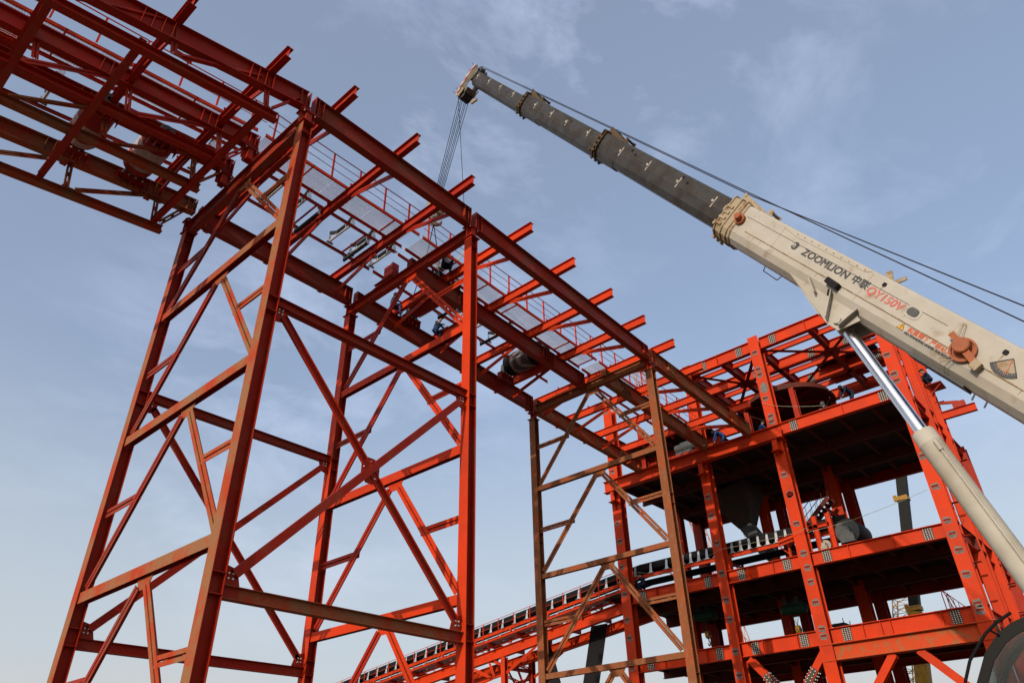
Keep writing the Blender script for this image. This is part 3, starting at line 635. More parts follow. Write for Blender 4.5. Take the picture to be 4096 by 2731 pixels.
fbeam(6.30, 14.02, 5.87, 6.618, x=38.15, b=.55, mat=paint('rust_dusted_orange', (.46, .055, .012), (.22, .12, .05), .75, .6, 3, lo=.5, hi=.62), nm='transfer_beam')
m = MB()
for y in (13.92, 6.45): m.box((38.395, y-.11, 5.93), (38.412, y+.11, 6.56))
m.build('cover_plate', SPL, bd)
def brace(p0, p1, plate=None):
    m = MB(); m.ibeam(p0, p1, .34, .34, up=(-1, 0, 0), tf=.02, tw=.014); o = m.build('diagonal_brace', ORNG, bd)
    if plate:
        p0, p1 = V(p0), V(p1); d = (p1-p0).normalized(); c = p0+d*plate; sd = d.cross(X_).normalized(); q = MB()
        for k in (-1, 1):
            q.bar(c-d*.42+sd*k*.19, c+d*.42+sd*k*.19, .30, .022, sd)
            for i in range(5):
                for j in (-.09, .09): q.cyl(c+d*(-.34+.17*i)+sd*k*.20+X_*j, c+d*(-.34+.17*i)+sd*k*.25+X_*j, .025, n=6, mi=1)
        q.bar(c-d*.42-X_*.185, c+d*.42-X_*.185, .26, .02, X_)
        for i in range(5):
            for j in (-.08, .08): q.cyl(c+d*(-.34+.17*i)-X_*.19+sd*j, c+d*(-.34+.17*i)-X_*.235+sd*j, .025, n=6, mi=1)
        q.build('splice_plate', [SPL, BOLT], o)
brace((38.5, 13.85, 6.5), (38.5, 17.3, 2.6), 1.55); brace((38.5, 17.9, 6.5), (38.5, 13.2, .9), 1.5)
brace((38.5, 10.85, 5.86), (38.5, 13.2, 3.2)); brace((38.5, 9.75, 5.86), (38.5, 6.9, 2.7))
# floors, secondary beams under them and their deck plates
def floor(z, y0, y1, x0, x1, hb, xs, ys, holes=()):
    xs_ = sorted(set([x0]+[h for q in holes for h in q[:2]]+[x1])); ys_ = sorted(set([y0]+[h for q in holes for h in q[2:]]+[y1])); m = MB()
    for a, b in zip(xs_, xs_[1:]):
        for c, d in zip(ys_, ys_[1:]):
            if not any(q[0] <= a and b <= q[1] and q[2] <= c and d <= q[3] for q in holes): m.box((a, c, z), (b, d, z+.012))
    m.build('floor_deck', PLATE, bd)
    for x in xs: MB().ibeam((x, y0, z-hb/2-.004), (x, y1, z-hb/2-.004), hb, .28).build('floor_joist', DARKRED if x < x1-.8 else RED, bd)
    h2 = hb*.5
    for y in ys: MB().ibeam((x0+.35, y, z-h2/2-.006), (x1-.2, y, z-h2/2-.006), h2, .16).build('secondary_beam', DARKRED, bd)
floor(18.24, 6.7, 25.2, 38.62, 49.4, .66, (41.9, 45.9, 49.2), [8.6, 10.4, 12.2, 13.78, 15.5, 17, 18.5, 20.2, 22, 23.6, 24.95], holes=())
floor(11.09, 6.5, 26.9, 38.62, 49.4, .64, (41.9, 45.9, 49.2), [8.4, 10.2, 12, 13.78, 15.4, 17, 18.5, 20.2, 22, 23.6, 24.95], holes=())
floor(7.35, 6.7, 25.2, 38.62, 48.9, .64, (41.9, 45.9, 48.7), [8.4, 10.2, 12, 13.78, 15.4, 17, 18.5, 20.2, 22, 23.6, 24.95])
MB().ibeam((38.8, 6.75, 10.74), (49.2, 6.75, 10.74), .66, .30).build('floor_beam', ORNG, bd); MB().ibeam((38.8, 6.75, 7.0), (49.2, 6.75, 7.0), .66, .30).build('floor_beam', ORNG, bd)
MB().ibeam((38.8, 6.75, 18.0), (49.2, 6.75, 18.0), .60, .30).build('floor_beam', ORNG, bd)
# roof frame
for x, y0, y1, stf in ((41.75, 6.8, 18.6, ()), (44.9, 6.8, 18.6, ()), (48.2, 6.8, 24.8, ())):
    MB().ibeam((x, y0, 23.98), (x, y1, 23.98), .74, .34, tf=.026).build('roof_beam', ORNG, bd)
    for y in ((15.3, 11.6, 9.4) if x < 42 else (15.0, 12.9, 8.6)):
        m = MB(); m.box((x-.03, y-.22, 23.68), (x-.0125, y+.22, 24.28))
        for i in range(7):
            for j in range(4): m.cyl((x-.055, y-.165+.11*j, 23.725+.085*i), (x-.029, y-.165+.11*j, 23.725+.085*i), .019, n=6, mi=1)
        m.build('splice_plate', [SPL, BOLT], bd)
for y in (18.5, 16.15, 13.78, 10.45, 6.78):
    MB().ibeam((38.55, y, 23.96), (48.2, y, 23.96), .70, .30, tf=.024).build('roof_beam', RED, bd)
for x in (40.0, 43.3, 46.5):
    MB().ibeam((x, 6.9, 24.12), (x, 18.4, 24.12), .34, .16).build('purlin', ORNG, bd)
nodes = [((38.5, 18.2), (41.75, 16.15)), ((38.5, 13.9), (41.75, 16.15)), ((44.9, 18.3), (41.75, 16.15)), ((44.9, 13.9), (41.75, 16.15)), ((38.5, 13.6), (41.75, 10.45)), ((38.5, 7.2), (41.75, 10.45)), ((44.9, 13.6), (41.75, 10.45)), ((44.9, 7.2), (41.75, 10.45))]
for (xa, ya), (xb, yb) in nodes: MB().dbl((xa, ya, 23.62), (xb, yb, 23.62), .10, .02, Z_, 4).build('roof_brace', RED, bd)
for x, y in ((41.75, 16.15), (41.75, 10.45)): MB().plate([(x-.5, y-.3, 23.575), (x-.3, y-.5, 23.575), (x+.3, y-.5, 23.575), (x+.5, y-.3, 23.575), (x+.5, y+.3, 23.575), (x+.3, y+.5, 23.575), (x-.3, y+.5, 23.575), (x-.5, y+.3, 23.575)], (0, 0, .018)).build('gusset_plate', RED, bd)
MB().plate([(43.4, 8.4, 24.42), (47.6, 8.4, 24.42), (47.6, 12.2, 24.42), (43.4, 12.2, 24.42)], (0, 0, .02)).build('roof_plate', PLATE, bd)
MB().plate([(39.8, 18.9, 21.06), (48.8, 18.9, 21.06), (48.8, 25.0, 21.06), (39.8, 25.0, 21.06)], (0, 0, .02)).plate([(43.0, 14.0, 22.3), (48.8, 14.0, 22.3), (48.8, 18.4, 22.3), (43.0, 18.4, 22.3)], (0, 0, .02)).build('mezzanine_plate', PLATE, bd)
for y in (20.4, 21.9, 23.4): MB().ibeam((39.9, y, 20.90), (48.7, y, 20.90), .28, .16).build('secondary_beam', DARKRED, bd)
MB().plate([(42.6+2.5*math.cos(i*math.pi/16), 14.05+2.5*math.sin(i*math.pi/16), 21.72) for i in range(32)], (0, 0, .02)).build('bin_floor', DARKRED, bd)
for i in range(6): MB().bar((42.6, 14.05, 21.62), (42.6+2.5*math.cos(i*math.pi/3), 14.05+2.5*math.sin(i*math.pi/3), 21.62), .10, .16).build('bin_rib', RED, bd)
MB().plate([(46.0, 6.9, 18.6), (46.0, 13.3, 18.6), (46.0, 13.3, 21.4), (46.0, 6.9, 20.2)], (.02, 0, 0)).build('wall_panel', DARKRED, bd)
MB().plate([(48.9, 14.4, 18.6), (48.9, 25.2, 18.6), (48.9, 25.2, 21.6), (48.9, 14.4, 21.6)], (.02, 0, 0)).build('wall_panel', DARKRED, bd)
MB().ibeam((38.6, 24.95, 21.3), (48.8, 24.95, 21.3), .5, .26).build('roof_beam', RED, bd)
for x in (41.9, 45.8): MB().ibeam((x, 18.7, 20.5), (x, 24.8, 20.5), .6, .28).build('roof_beam', RED, bd)
# grey primer patches with the small red erection cleats on the column faces
lug_px = [('c6', 'A', (130, 360), (148, 495), (165, 690), (187, 895), (205, 1085), (222, 1225), (243, 1450)), ('c4', 'A', (140, 875), (180, 1210), (195, 1340)),
          ('c6', 'B', (815, 160), (840, 305), (880, 510), (918, 735), (950, 935), (980, 1085), (1020, 1325), (1050, 1505)), ('c4', 'B', (812, 790),),
          ('c4', 'C', (1310, 410), (1338, 540), (1350, 582), (1395, 768), (1435, 908), (1443, 950), (1540, 1365), (1585, 1520)), ('c6', 'C', (1430, 140), (1482, 360)),
          ('c7', 'C', (35, 585), (62, 690), (88, 800), (125, 955), (172, 1155), (185, 1210)),
          ('c5', 'D', (597, 240), (675, 428), (727, 578), (757, 628), (908, 1060), (962, 1215), (1058, 1455)), ('c7', 'D', (1117, 335), (1157, 437), (1207, 558), (1262, 738), (1347, 960), (1365, 1012))]
CR = {'c4': c4, 'c5': c5, 'c6': c6, 'c7': c7}
for cn, n_, *pts in lug_px:
    for p in pts:
        q = at_x(CR[cn](*p), XF); yc = (CY[n_][0]+CY[n_][1])/2; y = min(max(q.y, CY[n_][0]+.22), CY[n_][1]-.22); z = q.z
        m = MB(); N = 12; ring = []
        for i in range(N):
            t = 2*math.pi*i/N; sq = 1/max(abs(math.cos(t)), abs(math.sin(t)))**.7
            ring.append((XF-.003, y+.20*sq*math.cos(t)*random.uniform(.85, 1.12)*.98, z-.03+.17*sq*math.sin(t)*random.uniform(.8, 1.25)))
        ring = [(a, min(max(b, CY[n_][0]+.01), CY[n_][1]-.01), c) for a, b, c in ring]
        m.plate(ring, (.0025, 0, 0), 1)
        m.box((XF-.075, y-.15, z+.012), (XF-.004, y+.15, z+.028)); m.box((XF-.016, y-.15, z-.05), (XF-.004, y+.15, z+.011)); m.bar((XF-.05, y-.14, z-.10), (XF-.05, y+.14, z-.10), .006, .006)
        m.build('erection_cleat', [RED, PATCH], bd)
pz_ = at_x(c4(1385, 690), XF)
m = MB(); m.plate([(XF-.003, pz_.y+.26*math.cos(t)*random.uniform(.7, 1.1), pz_.z+.42*math.sin(t)*random.uniform(.7, 1.1)) for t in [2*math.pi*i/14 for i in range(14)]], (.0025, 0, 0)); m.build('primer_patch', PATCH, bd)
for X0, Yv, zs in ((45.4, 6.42, (8.0, 9.4, 10.9, 12.4, 14.0, 16.2, 19.9, 21.0)), (38.5, 6.44, (9.1, 11.9, 13.3, 10.3))):
    for z in zs:
        MB().box((X0-.14, Yv-.34, z), (X0+.14, Yv-.005, z+.018)).box((X0-.14, Yv-.02, z-.10), (X0+.14, Yv-.005, z-.001)).build('erection_cleat', RED, bd)
# outrigger beam on the right side, ring beam, hopper, inner posts and stairs
MB().ibeam((45.4, 7.5, 19.05), (45.4, 4.65, 19.05), .46, .26).build('outrigger_beam', ORNG, bd)
MB().bar((45.4, 7.4, 20.15), (45.4, 5.4, 19.62), .12, .16).box((45.25, 5.1, 19.285), (45.55, 5.75, 19.62)).build('outrigger_stay', RED, bd)
m = MB(); N = 40; cxr, cyr, rr = 42.6, 14.05, 2.65
for i in range(N):
    a, b = 2*math.pi*i/N, 2*math.pi*(i+1)/N
    m.bar((cxr+rr*math.cos(a), cyr+rr*math.sin(a), 21.35), (cxr+rr*math.cos(b), cyr+rr*math.sin(b), 21.35), .32, .03); m.bar((cxr+rr*.97*math.cos(a), cyr+rr*.97*math.sin(a), 21.57), (cxr+rr*.97*math.cos(b), cyr+rr*.97*math.sin(b), 21.57), .03, .40)
m.build('ring_beam', DARKRED, bd)  # ring coloured darker because no sun reaches it
for a in (.5, 2.1, 3.6, 5.2): MB().ibeam((cxr+rr*math.cos(a), cyr+rr*math.sin(a), 18.26), (cxr+rr*math.cos(a), cyr+rr*math.sin(a), 21.33), .3, .3).build('ring_post', RED, bd)
m = MB(); m.prof([(-1.5, -1.5), (1.5, -1.5), (1.5, 1.5), (-1.5, 1.5)], (44.3, 19.6, 17.5), (44.3, 19.1, 15.2), up=(1, 0, 0), pts1=[(-.45, -.45), (.45, -.45), (.45, .45), (-.45, .45)]); m.build('hopper', PLATE, bd)
hp = MB(); hp.prof([(-.4, -.4), (.4, -.4), (.4, .4), (-.4, .4)], (44.3, 19.1, 15.2), (43.2, 17.6, 12.9), up=(1, 0, 0)); hp.build('chute', DGREY, bd)
for y, z0, z1, x in ((24.4, 18.5, 23.0, 41.5),): MB().ibeam((x, y, z0), (x, y, z1), .4, .4).build('column', RED, bd)
sa, sb = V((44.0, 15.5, 13.9)), V((44.0, 13.6, 15.8)); st = MB()
sa, sb = at_x(c7(40, 400), 44.), at_x(c7(180, 215), 44.); d = (sb-sa)*.9
sa = sa-d*.6; sb = sb+d*.3
for dx in (0, .8): st.bar(sa+X_*dx, sb+X_*dx, .03, .26)
for i in range(11): c = sa.lerp(sb, (i+.5)/11); st.box(c+V((.02, -.12, -.015)), c+V((.78, .12, .015)))
so = st.build('staircase', DARKRED, bd); st = MB()
for dx in (0, .8):
    st.bar(sa+V((dx, 0, 1.0)), sb+V((dx, 0, 1.0)), .035, .035)
    for i in range(8): c = sa.lerp(sb, i/7)+X_*dx; st.bar(c+Z_*.05, c+Z_*1.0, .025, .025, up=(1, 0, 0))
st.build('stair_rail', DARKRED, so)
m = MB()                                                                                       # welded frame round the head drum
fy0, fy1 = 10.2, 12.65
for y in (12.25, 13.0): m.ibeam((38.75, y, 11.11), (38.75, y, 13.0), .26, .24, up=(0, 1, 0))
m.ibeam((38.75, 13.0, 12.45), (38.75, 15.2, 12.1), .22, .2); m.ibeam((38.75, 12.2, 13.1), (40.6, 12.2, 13.1), .2, .2); m.ibeam((38.75, 12.3, 12.42), (38.75, 13.4, 12.42), .2, .2); m.ibeam((40.6, 12.2, 11.11), (40.6, 12.2, 13.0), .24, .24, up=(0, 1, 0))
m.build('drive_frame', ORNG, bd)
MB().box((44.1, 5.70, 20.60), (45.3, 6.41, 20.64)).bar((44.3, 6.4, 20.1), (44.3, 5.75, 20.58), .05, .05).build('work_platform', RED, bd)
# handrail hoop, cat ladder, portable scaffold
m = MB(); hy = 8.15
m.tube([(38.8, hy+.02, 7.36), (38.8, hy+.03, 8.1), (38.8, hy-.03, 8.27), (38.8, hy-.10, 8.1), (38.8, hy-.28, 7.36)], .022, 6); m.tube([(38.8, hy-.05, 8.25), (38.8, hy-.75, 7.4)], .02, 6); MB().tube([(39.6, hy+.02, 7.36), (39.6, hy+.03, 8.1), (39.6, hy-.03, 8.27), (39.6, hy-.10, 8.1), (39.6, hy-.28, 7.36)], .022, 6).build('ladder_hoop', RED, bd)
for k in range(4): m.tube([(38.8, hy-.2-.16*k, 7.36), (38.8, hy-.2-.16*k, 8.05-.2*k)], .014, 5)
m.build('ladder_hoop', RED, bd)
m = MB(); la, lb = V((41.9, 7.0, 6.4)), V((41.9, 7.25, 9.4))
for dy in (0, .32): m.bar(la+Y_*dy, lb+Y_*dy, .035, .035)
for i in range(14): c = la.lerp(lb, (i+.5)/14); m.bar(c, c+Y_*.32, .022, .022)
m.build('cat_ladder', RED, bd)
sf = MB(); z0 = 7.36
for x in (46.5, 47.6):
    for y in (15.4, 16.3): sf.tube([(x, y, z0), (x, y, 9.35)], .024, 5)
for z in (8.2, 8.9): 
    for y in (15.4, 16.3): sf.tube([(46.5, y, z), (47.6, y, z)], .018, 5)
    for x in (46.5, 47.6): sf.tube([(x, 15.4, z), (x, 16.3, z)], .018, 5)
sf.tube([(46.5, 15.4, z0), (46.5, 16.3, 8.9)], .016, 5); sf.tube([(47.6, 15.4, 8.9), (47.6, 16.3, z0)], .016, 5)
for i in range(7): sf.box((46.45+.17*i, 15.35, 9.08), (46.57+.17*i, 16.35, 9.10))
tag(sf.build('scaffold', DGREY), 'small dark portable scaffold with a slatted top standing on the first floor', 'scaffold')

# ------------------------------------------------------------------ head drum, snub drum, winches, ropes
def drum(nm, label, c, r, ln, mat, face):
    x, y, z = c; t = thing(nm, label, 'drum', (x, y, z-r))
    MB().lathe((x, y, z), X_, [(0, r*.93), (0, r), (.03, r*1.01), (ln-.03, r*1.01), (ln, r), (ln, r*.93)], 32).build('shell', mat, t, True)
    m = MB(); m.lathe((x, y, z), X_, [(-.02, r*.90), (-.02, r*.92), (.005, r*.93)], 32); m.lathe((x, y, z), X_, [(-.16, r*.16), (-.14, r*.30), (-.08, r*.36), (-.021, r*.52)], 24)
    for i in range(10): a = i*math.pi/5; m.cyl((x-.05, y+r*.43*math.cos(a), z+r*.43*math.sin(a)), (x-.02, y+r*.43*math.cos(a), z+r*.43*math.sin(a)), r*.035, n=6)
    m.cyl((x-.34, y, z), (x-.1, y, z), r*.13, n=14); m.build('end_disc', face, t, True)
    m = MB()
    m.box((x-.36, y-r*.34, z-r*.30), (x-.17, y+r*.34, z+r*.22)); m.box((x-.40, y-r*.55, z-r*1.0), (x-.15, y+r*.5, z-r*.31)); m.build('bearing_block', face, t)
drum('head_drum', 'large dark grey conveyor head drum with a bolted end disc on the second floor', (38.85, 11.52, 11.88), .66, 1.7, RUBB, DGREY)
drum('snub_drum', 'small drum with a pale end disc left of the big head drum', (38.9, 12.78, 11.42), .30, 1.5, RUBB, paint('pale_drum_face', (.34, .31, .25), (.2, .18, .15), .6, .5, 6))
def winch(c, label):
    x, y, z = c; t = thing('chain_hoist', label, 'hoist', (x, y, z-.4), 'green electric hoists under the second floor')
    MB().lathe((x, y-.75, z), Y_, [(0, .12), (.02, .25), (.10, .29), (.12, .31), (.7, .31), (.72, .27), (1.4, .27), (1.42, .22), (1.5, .12)], 20).build('drum_housing', GREEN, t, True)
    m = MB()
    for i in range(16): a = i*math.pi/8; m.box((x+.30*math.cos(a)-.012, y-.62, z+.30*math.sin(a)-.012), (x+.33*math.cos(a)+.012, y-.10, z+.33*math.sin(a)+.012))
    m.cyl((x, y-.80, z), (x, y-.752, z), .16, n=16); m.build('motor_fins', GREEN, t)
    m = MB(); m.box((x-.10, y-.45, z+.30), (x+.10, y+.55, z+.36)); 
    for yy in (y-.3, y+.4):
        for k in (-1, 1): m.box((x+k*.16-.012, yy-.12, z+.24), (x+k*.16+.012, yy+.12, z+.62)); m.cyl((x+k*.06, yy, z+.56), (x+k*.15, yy, z+.56), .08, n=12)
    m.build('trolley', DGREY, t)
    MB().ibeam((39.2, y, z+.66+.1), (48, y, z+.66+.1), .3, .16).build('runway_beam', DARKRED, bd) if False else None
def hookblock(c, top, label, hook=True, tilt=0):
    x, y, z = c; t = thing('hook_block', label, 'hook block', (x, y, z-.35))
    MB().lathe((x, y-.11, z), Y_, [(0, .10), (0, .21), (.03, .235), (.19, .235), (.22, .21), (.22, .10)], 22).build('sheave_case', YEL2, t, True)
    m = MB(); m.box((x-.235, y-.02, z-.05), (x+.235, y+.02, z+.05)); m.cyl((x, y-.13, z), (x, y+.13, z), .06, n=10); m.build('stripe', RUBB, t)
    if hook:
        pts = [V((x, y, z-.22)), V((x, y, z-.36))]+[V((x-.0+.13*math.sin(a)-.0, y, z-.50+.13*math.cos(a))) for a in [0, .6, 1.2, 1.8, 2.4, 3.0, 3.6, 4.2, 4.7]]
        MB().tube(pts, .035, 8).build('hook', DGREY, t, True)
    m = MB()
    for dx in (-.16, -.06, .06, .16): m.tube([(x+dx, y+dx*.3, z+.15), (top[0]+dx*1.2, top[1]+dx*2, top[2])], .012, 5)
    m.build('rope', ROPE, t)
winch((43, 22.45, 10.10), 'green electric hoist hanging under the second floor, the one at left')
winch((43, 16.8, 9.55), 'green electric hoist hanging under the second floor, the one beyond the tall front column')
hookblock((43, 22.42, 8.98), (43, 22.4, 9.85), 'yellow hook block with a dangling black hook between the left front columns')
hookblock((43, 16.78, 8.42), (43, 16.8, 9.3), 'yellow hook block hanging half behind the first-floor beam', hook=False)
def wire(pts, r, label, nm='guy_rope', sag=.12):
    P = []
    for a, b in zip(pts, pts[1:]):
        a, b = V(a), V(b)
        P += [a.lerp(b, i/8)-Z_*(sag*4*(i/8)*(1-i/8)) for i in range(9)]
    return tag(MB().tube(P, r, 5).build(nm, SLING if r > .008 else ROPE), label, 'rope')
wire([at_x(c7(965, 110), 37.95), at_x(c7(450, 320), 37.95), at_x(c7(65, 430), 37.95), at_x(c6(1560, 395), 37.9), at_x(c6(1450, 440), 37.95), at_x(c6(900, 560), 37.9), at_x(c6(720, 660), 38.05)], .011, 'thin pale rope slung along the front columns above the second floor', sag=.03)
wire([at_x(c6(640, 735), 38.05), at_x(c6(250, 730), 38.05)], .01, 'slack pale rope hanging in front of the conveyor where it enters the building', sag=.05)
wire([at_x(c4(1370, 805), 38.1), at_x(c4(1500, 830), 38.1), at_x(c4(1860, 825), 38.3)], .010, 'thin rope tied round the tall front column above the third floor', sag=.05)
wire([at_x(c7(1150, 270), 40), at_x(c7(1330, 385), 44)], .009, 'short rope stretched between the two right-hand columns', sag=.02)
for a, b, l_ in (((1050, 365), (1100, 480), 'left'), ((1135, 345), (1165, 450), 'middle')):
    wire([at_x(c6(*a), 47), at_x(c6(*b), 47)], .014, 'dark hanging wire behind the belt conveyor, the %s one of a pair' % l_, sag=.0)
mo = MB(); mq = at_x(c4(770, 1150), 39.3)
mo.lathe(mq-Y_*.75, Y_, [(0, .1), (.02, .30), (.06, .34), (1.0, .34), (1.05, .28), (1.45, .26), (1.5, .1)], 18); mo.box(mq+V((-.35, -.6, -.55)), mq+V((.35, .6, -.36)))
mt = thing('drive_motor', 'dark grey drive motor lying on the third floor behind the brown bent', 'motor', mq-Z_*.55)
mo.build('motor_body', DGREY, mt, True); MB().box(mq+V((-.45, -.9, -.70)), mq+V((.45, .9, -.56))).box(mq+V((.36, -.6, -.5)), mq+V((.40, .8, .45))).build('base_frame', RED, mt)

# ------------------------------------------------------------------ the inclined belt conveyor coming up from the left
def zc(y): return 12.26 if y <= 24.5 else 12.26-.1165*(y-24.5)
ic = thing('inclined_conveyor', 'long black-belted conveyor with white idler brackets climbing into the building from the left', 'belt conveyor', (40.2, 45, 8))
XC = 39.35; path = [11.6, 13, 15, 18, 21, 24.5, 30, 36, 42, 50, 58, 70]
def strip(prf, name, mat, z_off=0, y0=None):
    m = MB(); yy = [y for y in path if y0 is None or y >= y0]
    for a, b in zip(yy, yy[1:]): m.plate([], (0, 0, 0)) if False else None
    n = len(prf); o = 0
    for y in yy: m.v += [V((XC+px, y, zc(y)+pz+z_off)) for px, pz in prf]
    for i in range(len(yy)-1):
        for j in range(n):
            k = (j+1) % n; m.f.append([i*n+j, i*n+k, (i+1)*n+k, (i+1)*n+j]); m.m.append(0)
    m.f.append(list(range(n))); m.m.append(0); m.f.append(list(range((len(yy)-1)*n, len(yy)*n))[::-1]); m.m.append(0)
    return m.build(name, mat, ic)
strip([(.05, .66), (.09, .30), (.42, .10), (1.10, .10), (1.46, .62), (1.44, .64), (1.09, .125), (.43, .125), (.11, .32), (.07, .68)], 'carrying_belt', RUBB)
strip([(.12, -.34), (1.40, -.34), (1.40, -.32), (.12, -.32)], 'return_belt', RUBB)
for x, nm in ((XC, 'stringer'), (XC+1.5, 'stringer')):
    m = MB()
    for a, b in zip(path, path[1:]): m.chan((x, a, zc(a)-.10), (x, b, zc(b)-.10), .20, .08, flip=1)
    m.build(nm, ORNG, ic)
yb_ = [8.0]
y = 13.3; k = 0
while y < 66 and k < 64:
    z = zc(y); m = MB()
    m.box((XC-.10, y-.20, z+.005), (XC+.10, y+.20, z+.022))
    m.plate([(XC-.05, y-.12, z+.02), (XC-.05, y+.12, z+.02), (XC-.05, y+.085, z+.16), (XC-.05, y-.085, z+.16)], (.014, 0, 0)); m.plate([(XC-.051, y-.085, z+.15), (XC-.051, y+.085, z+.15), (XC+.02, y+.06, z+.58), (XC+.02, y-.06, z+.58)], (.014, 0, 0)); m.plate([(XC+.021, y-.06, z+.575), (XC+.021, y+.06, z+.575), (XC+.045, y+.055, z+.63), (XC+.045, y-.055, z+.63)], (.014, 0, 0))
    m.cyl((XC+.03, y, z+.60), (XC+.0, y, z+.63), .03, n=6)
    o = m.build('idler_bracket', GALV, ic)
    MB().cyl((XC+.12, y, z+.48), (XC+.42, y, z+.14), .06, n=8).cyl((XC+.44, y, z+.135), (XC+1.08, y, z+.135), .06, n=8).cyl((XC+1.1, y, z+.14), (XC+1.4, y, z+.48), .06, n=8).build('roller', ROLL, o, True)
    y += .54 if y < 21.3 else 1.13; k += 1
legs_y = [14.9, 18.4, 21.9, 25.2, 28.6, 32, 35.4, 38.8, 42.2, 46, 50, 54, 58, 62, 66]
for y in legs_y:
    z = zc(y); zb = z-1.1
    for x in (XC+.04, XC+1.46): MB().ibeam((x, y, zb), (x, y, z-.20), .12, .12).bar((x, y+.5, z-.22), (x, y+.02, zb+.35), .06, .06).build('stand_leg', ORNG, ic)
    MB().bar((XC, y, z-.5), (XC+1.5, y, z-.5), .08, .10).build('stand_tie', RED, ic)
po = [y for y in path if y > 25]; po = [25.6]+po
def run(x, dz, h, b, name, mat, fl=False):
    m = MB()
    for a, c in zip(po, po[1:]): m.ibeam((x, a, zc(a)+dz), (x, c, zc(c)+dz), h, b)
    return m.build(name, mat, ic)
run(XC+.12, -1.50, .66, .34, 'girder', ORNG); run(XC+3.0, -1.55, .66, .34, 'girder', ORNG)
run(XC-.62, -.72, .13, .07, 'walkway_stringer', ORNG); run(XC+.0, -.95, .16, .10, 'walkway_stringer', RED)
m = MB()
for a, c in zip(po, po[1:]):
    m.plate([(XC-.60, a, zc(a)-.80), (XC-.02, a, zc(a)-.80), (XC-.02, c, zc(c)-.80), (XC-.60, c, zc(c)-.80)], (0, 0, .012)); m.plate([(XC+1.6, a, zc(a)-.80), (XC+2.9, a, zc(a)-.80), (XC+2.9, c, zc(c)-.80), (XC+1.6, c, zc(c)-.80)], (0, 0, .012))
m.build('walkway_plate', GALV, ic)
y = 26.5; i = 0
while y < 66:
    z = zc(y)
    MB().ibeam((XC-.66, y, z-.98), (XC+3.2, y, z-.98), .30, .18).build('cross_member', RED, ic); y += 2.6
y = 25.8; dgl = MB()
while y < 64:
    z = zc(y); y2 = y+1.3; dgl.bar((XC+.05, y, z-.28), (XC+.05, y2, zc(y2)-.85), .05, .05, mi=0); dgl.bar((XC+1.46, y2, zc(y2)-.28), (XC+1.46, y, z-.85), .05, .05, mi=0); y = y2
dgl.build('lattice_web', GALV, ic)
m = MB()
for h, r in ((.52, .02), (.10, .013), (-.32, .013)):
    m.tube([(XC-.62, y, zc(y)+h) for y in po], r, 5)
hr = m.build('handrail', ORNG, ic); y = 25.8
while y < 66:
    MB().bar((XC-.62, y, zc(y)-.72), (XC-.62, y, zc(y)+.52), .045, .045, up=(1, 0, 0)).build('post', ORNG, hr); y += 1.45
# underslung truss and its trestle
tt = thing('conveyor_trestle', 'distant orange two-legged braced trestle carrying the inclined belt conveyor', 'steel trestle', (41, 36, GZ))
for x in (XC+.12, XC+3.0):
    MB().ibeam((x, 36.1, GZ), (x, 36.1, zc(36.1)-1.86), .36, .36, up=(-1, 0, 0)).build('leg', ORNG if x < 40 else RED, tt)
    for ya, za, yb, zb in ((39.2, -1.84, 37.2, -2.95), (37.0, -2.95, 37.5, -1.84), (39.4, -3.1, 37.2, -2.95), (36.2, -2.3, 37.1, -1.9), (33.2, -1.9, 35.9, -2.9)):
        MB().dbl((x, ya, zc(ya)+za), (x, yb, zc(yb)+zb), .08, .03, X_, 2).build('brace', ORNG, tt)
    MB().ibeam((x, 36.3, zc(36.3)-2.9), (x, 41.5, zc(41.5)-2.95), .16, .16).build('tie_beam', ORNG, tt)
for z, z2 in ((8.4, 5.6), (5.6, 2.6), (2.6, -.4)):
    for a, b in ((XC+.3, XC+2.8), (XC+2.8, XC+.3)): MB().dbl((a, 36.1, z), (b, 36.1, z2), .07, .03, Y_, 3).build('brace', RED, tt)
    MB().ibeam((XC+.3, 36.1, z), (XC+2.82, 36.1, z), .2, .2).build('tie_beam', RED, tt)
for (ya, za, yb, zb), wd, lab in (((29.05, 10.3, 32.7, -1.6), .66, 'black belt strip hanging down to the ground just left of the building corner'), ((33.85, 9.9, 30.6, -1.6), .55, 'black belt strip hanging to the ground behind the left leg of the brown bent')):
    m = MB(); n = 14
    for i in range(n):
        t0, t1 = i/n, (i+1)/n; f = lambda t: (ya+(yb-ya)*t, za+(zb-za)*t, .06*math.sin(t*5))
        A, B = f(t0), f(t1); m.plate([(41+A[2], A[0]-wd, A[1]), (41+A[2], A[0]+wd, A[1]), (41+B[2], B[0]+wd, B[1]), (41+B[2], B[0]-wd, B[1])], (.022, 0, 0))
    tag(m.build('belt_strip', RUBB), lab, 'conveyor belt')

# ------------------------------------------------------------------ things far behind
def far(c): return at_x(c, 72)
fb = thing('crane_boom', 'dark far-off crane boom rising steeply behind the building with a yellow base', 'crane', (72, 19.6, GZ))
p0, p1, p2 = far(c7(925, 1600)), far(c7(862, 960)), far(c7(765, -20)); pg = p0+(p0-p1)*1.2; pg.z = GZ
MB().prof([(-.52, -.5), (.52, -.5), (.52, .5), (-.52, .5)], pg, far(c7(880, 1030)), up=(1, 0, 0)).build('base_section', YEL2, fb)
MB().prof([(-.40, -.4), (.40, -.4), (.40, .4), (-.40, .4)], far(c7(880, 1030)), p2+(p2-p1)*.5, up=(1, 0, 0)).build('boom_section', SEAL, fb)
for q in (c7(783, 178), c7(876, 1005)): c = far(q); MB().box(c+V((-.5, -.52, -.2)), c+V((.5, .52, .18))).box(c+V((-.55, .4, -.2)), c+V((-.3, .66, .32))).build('collar', YEL2, fb)
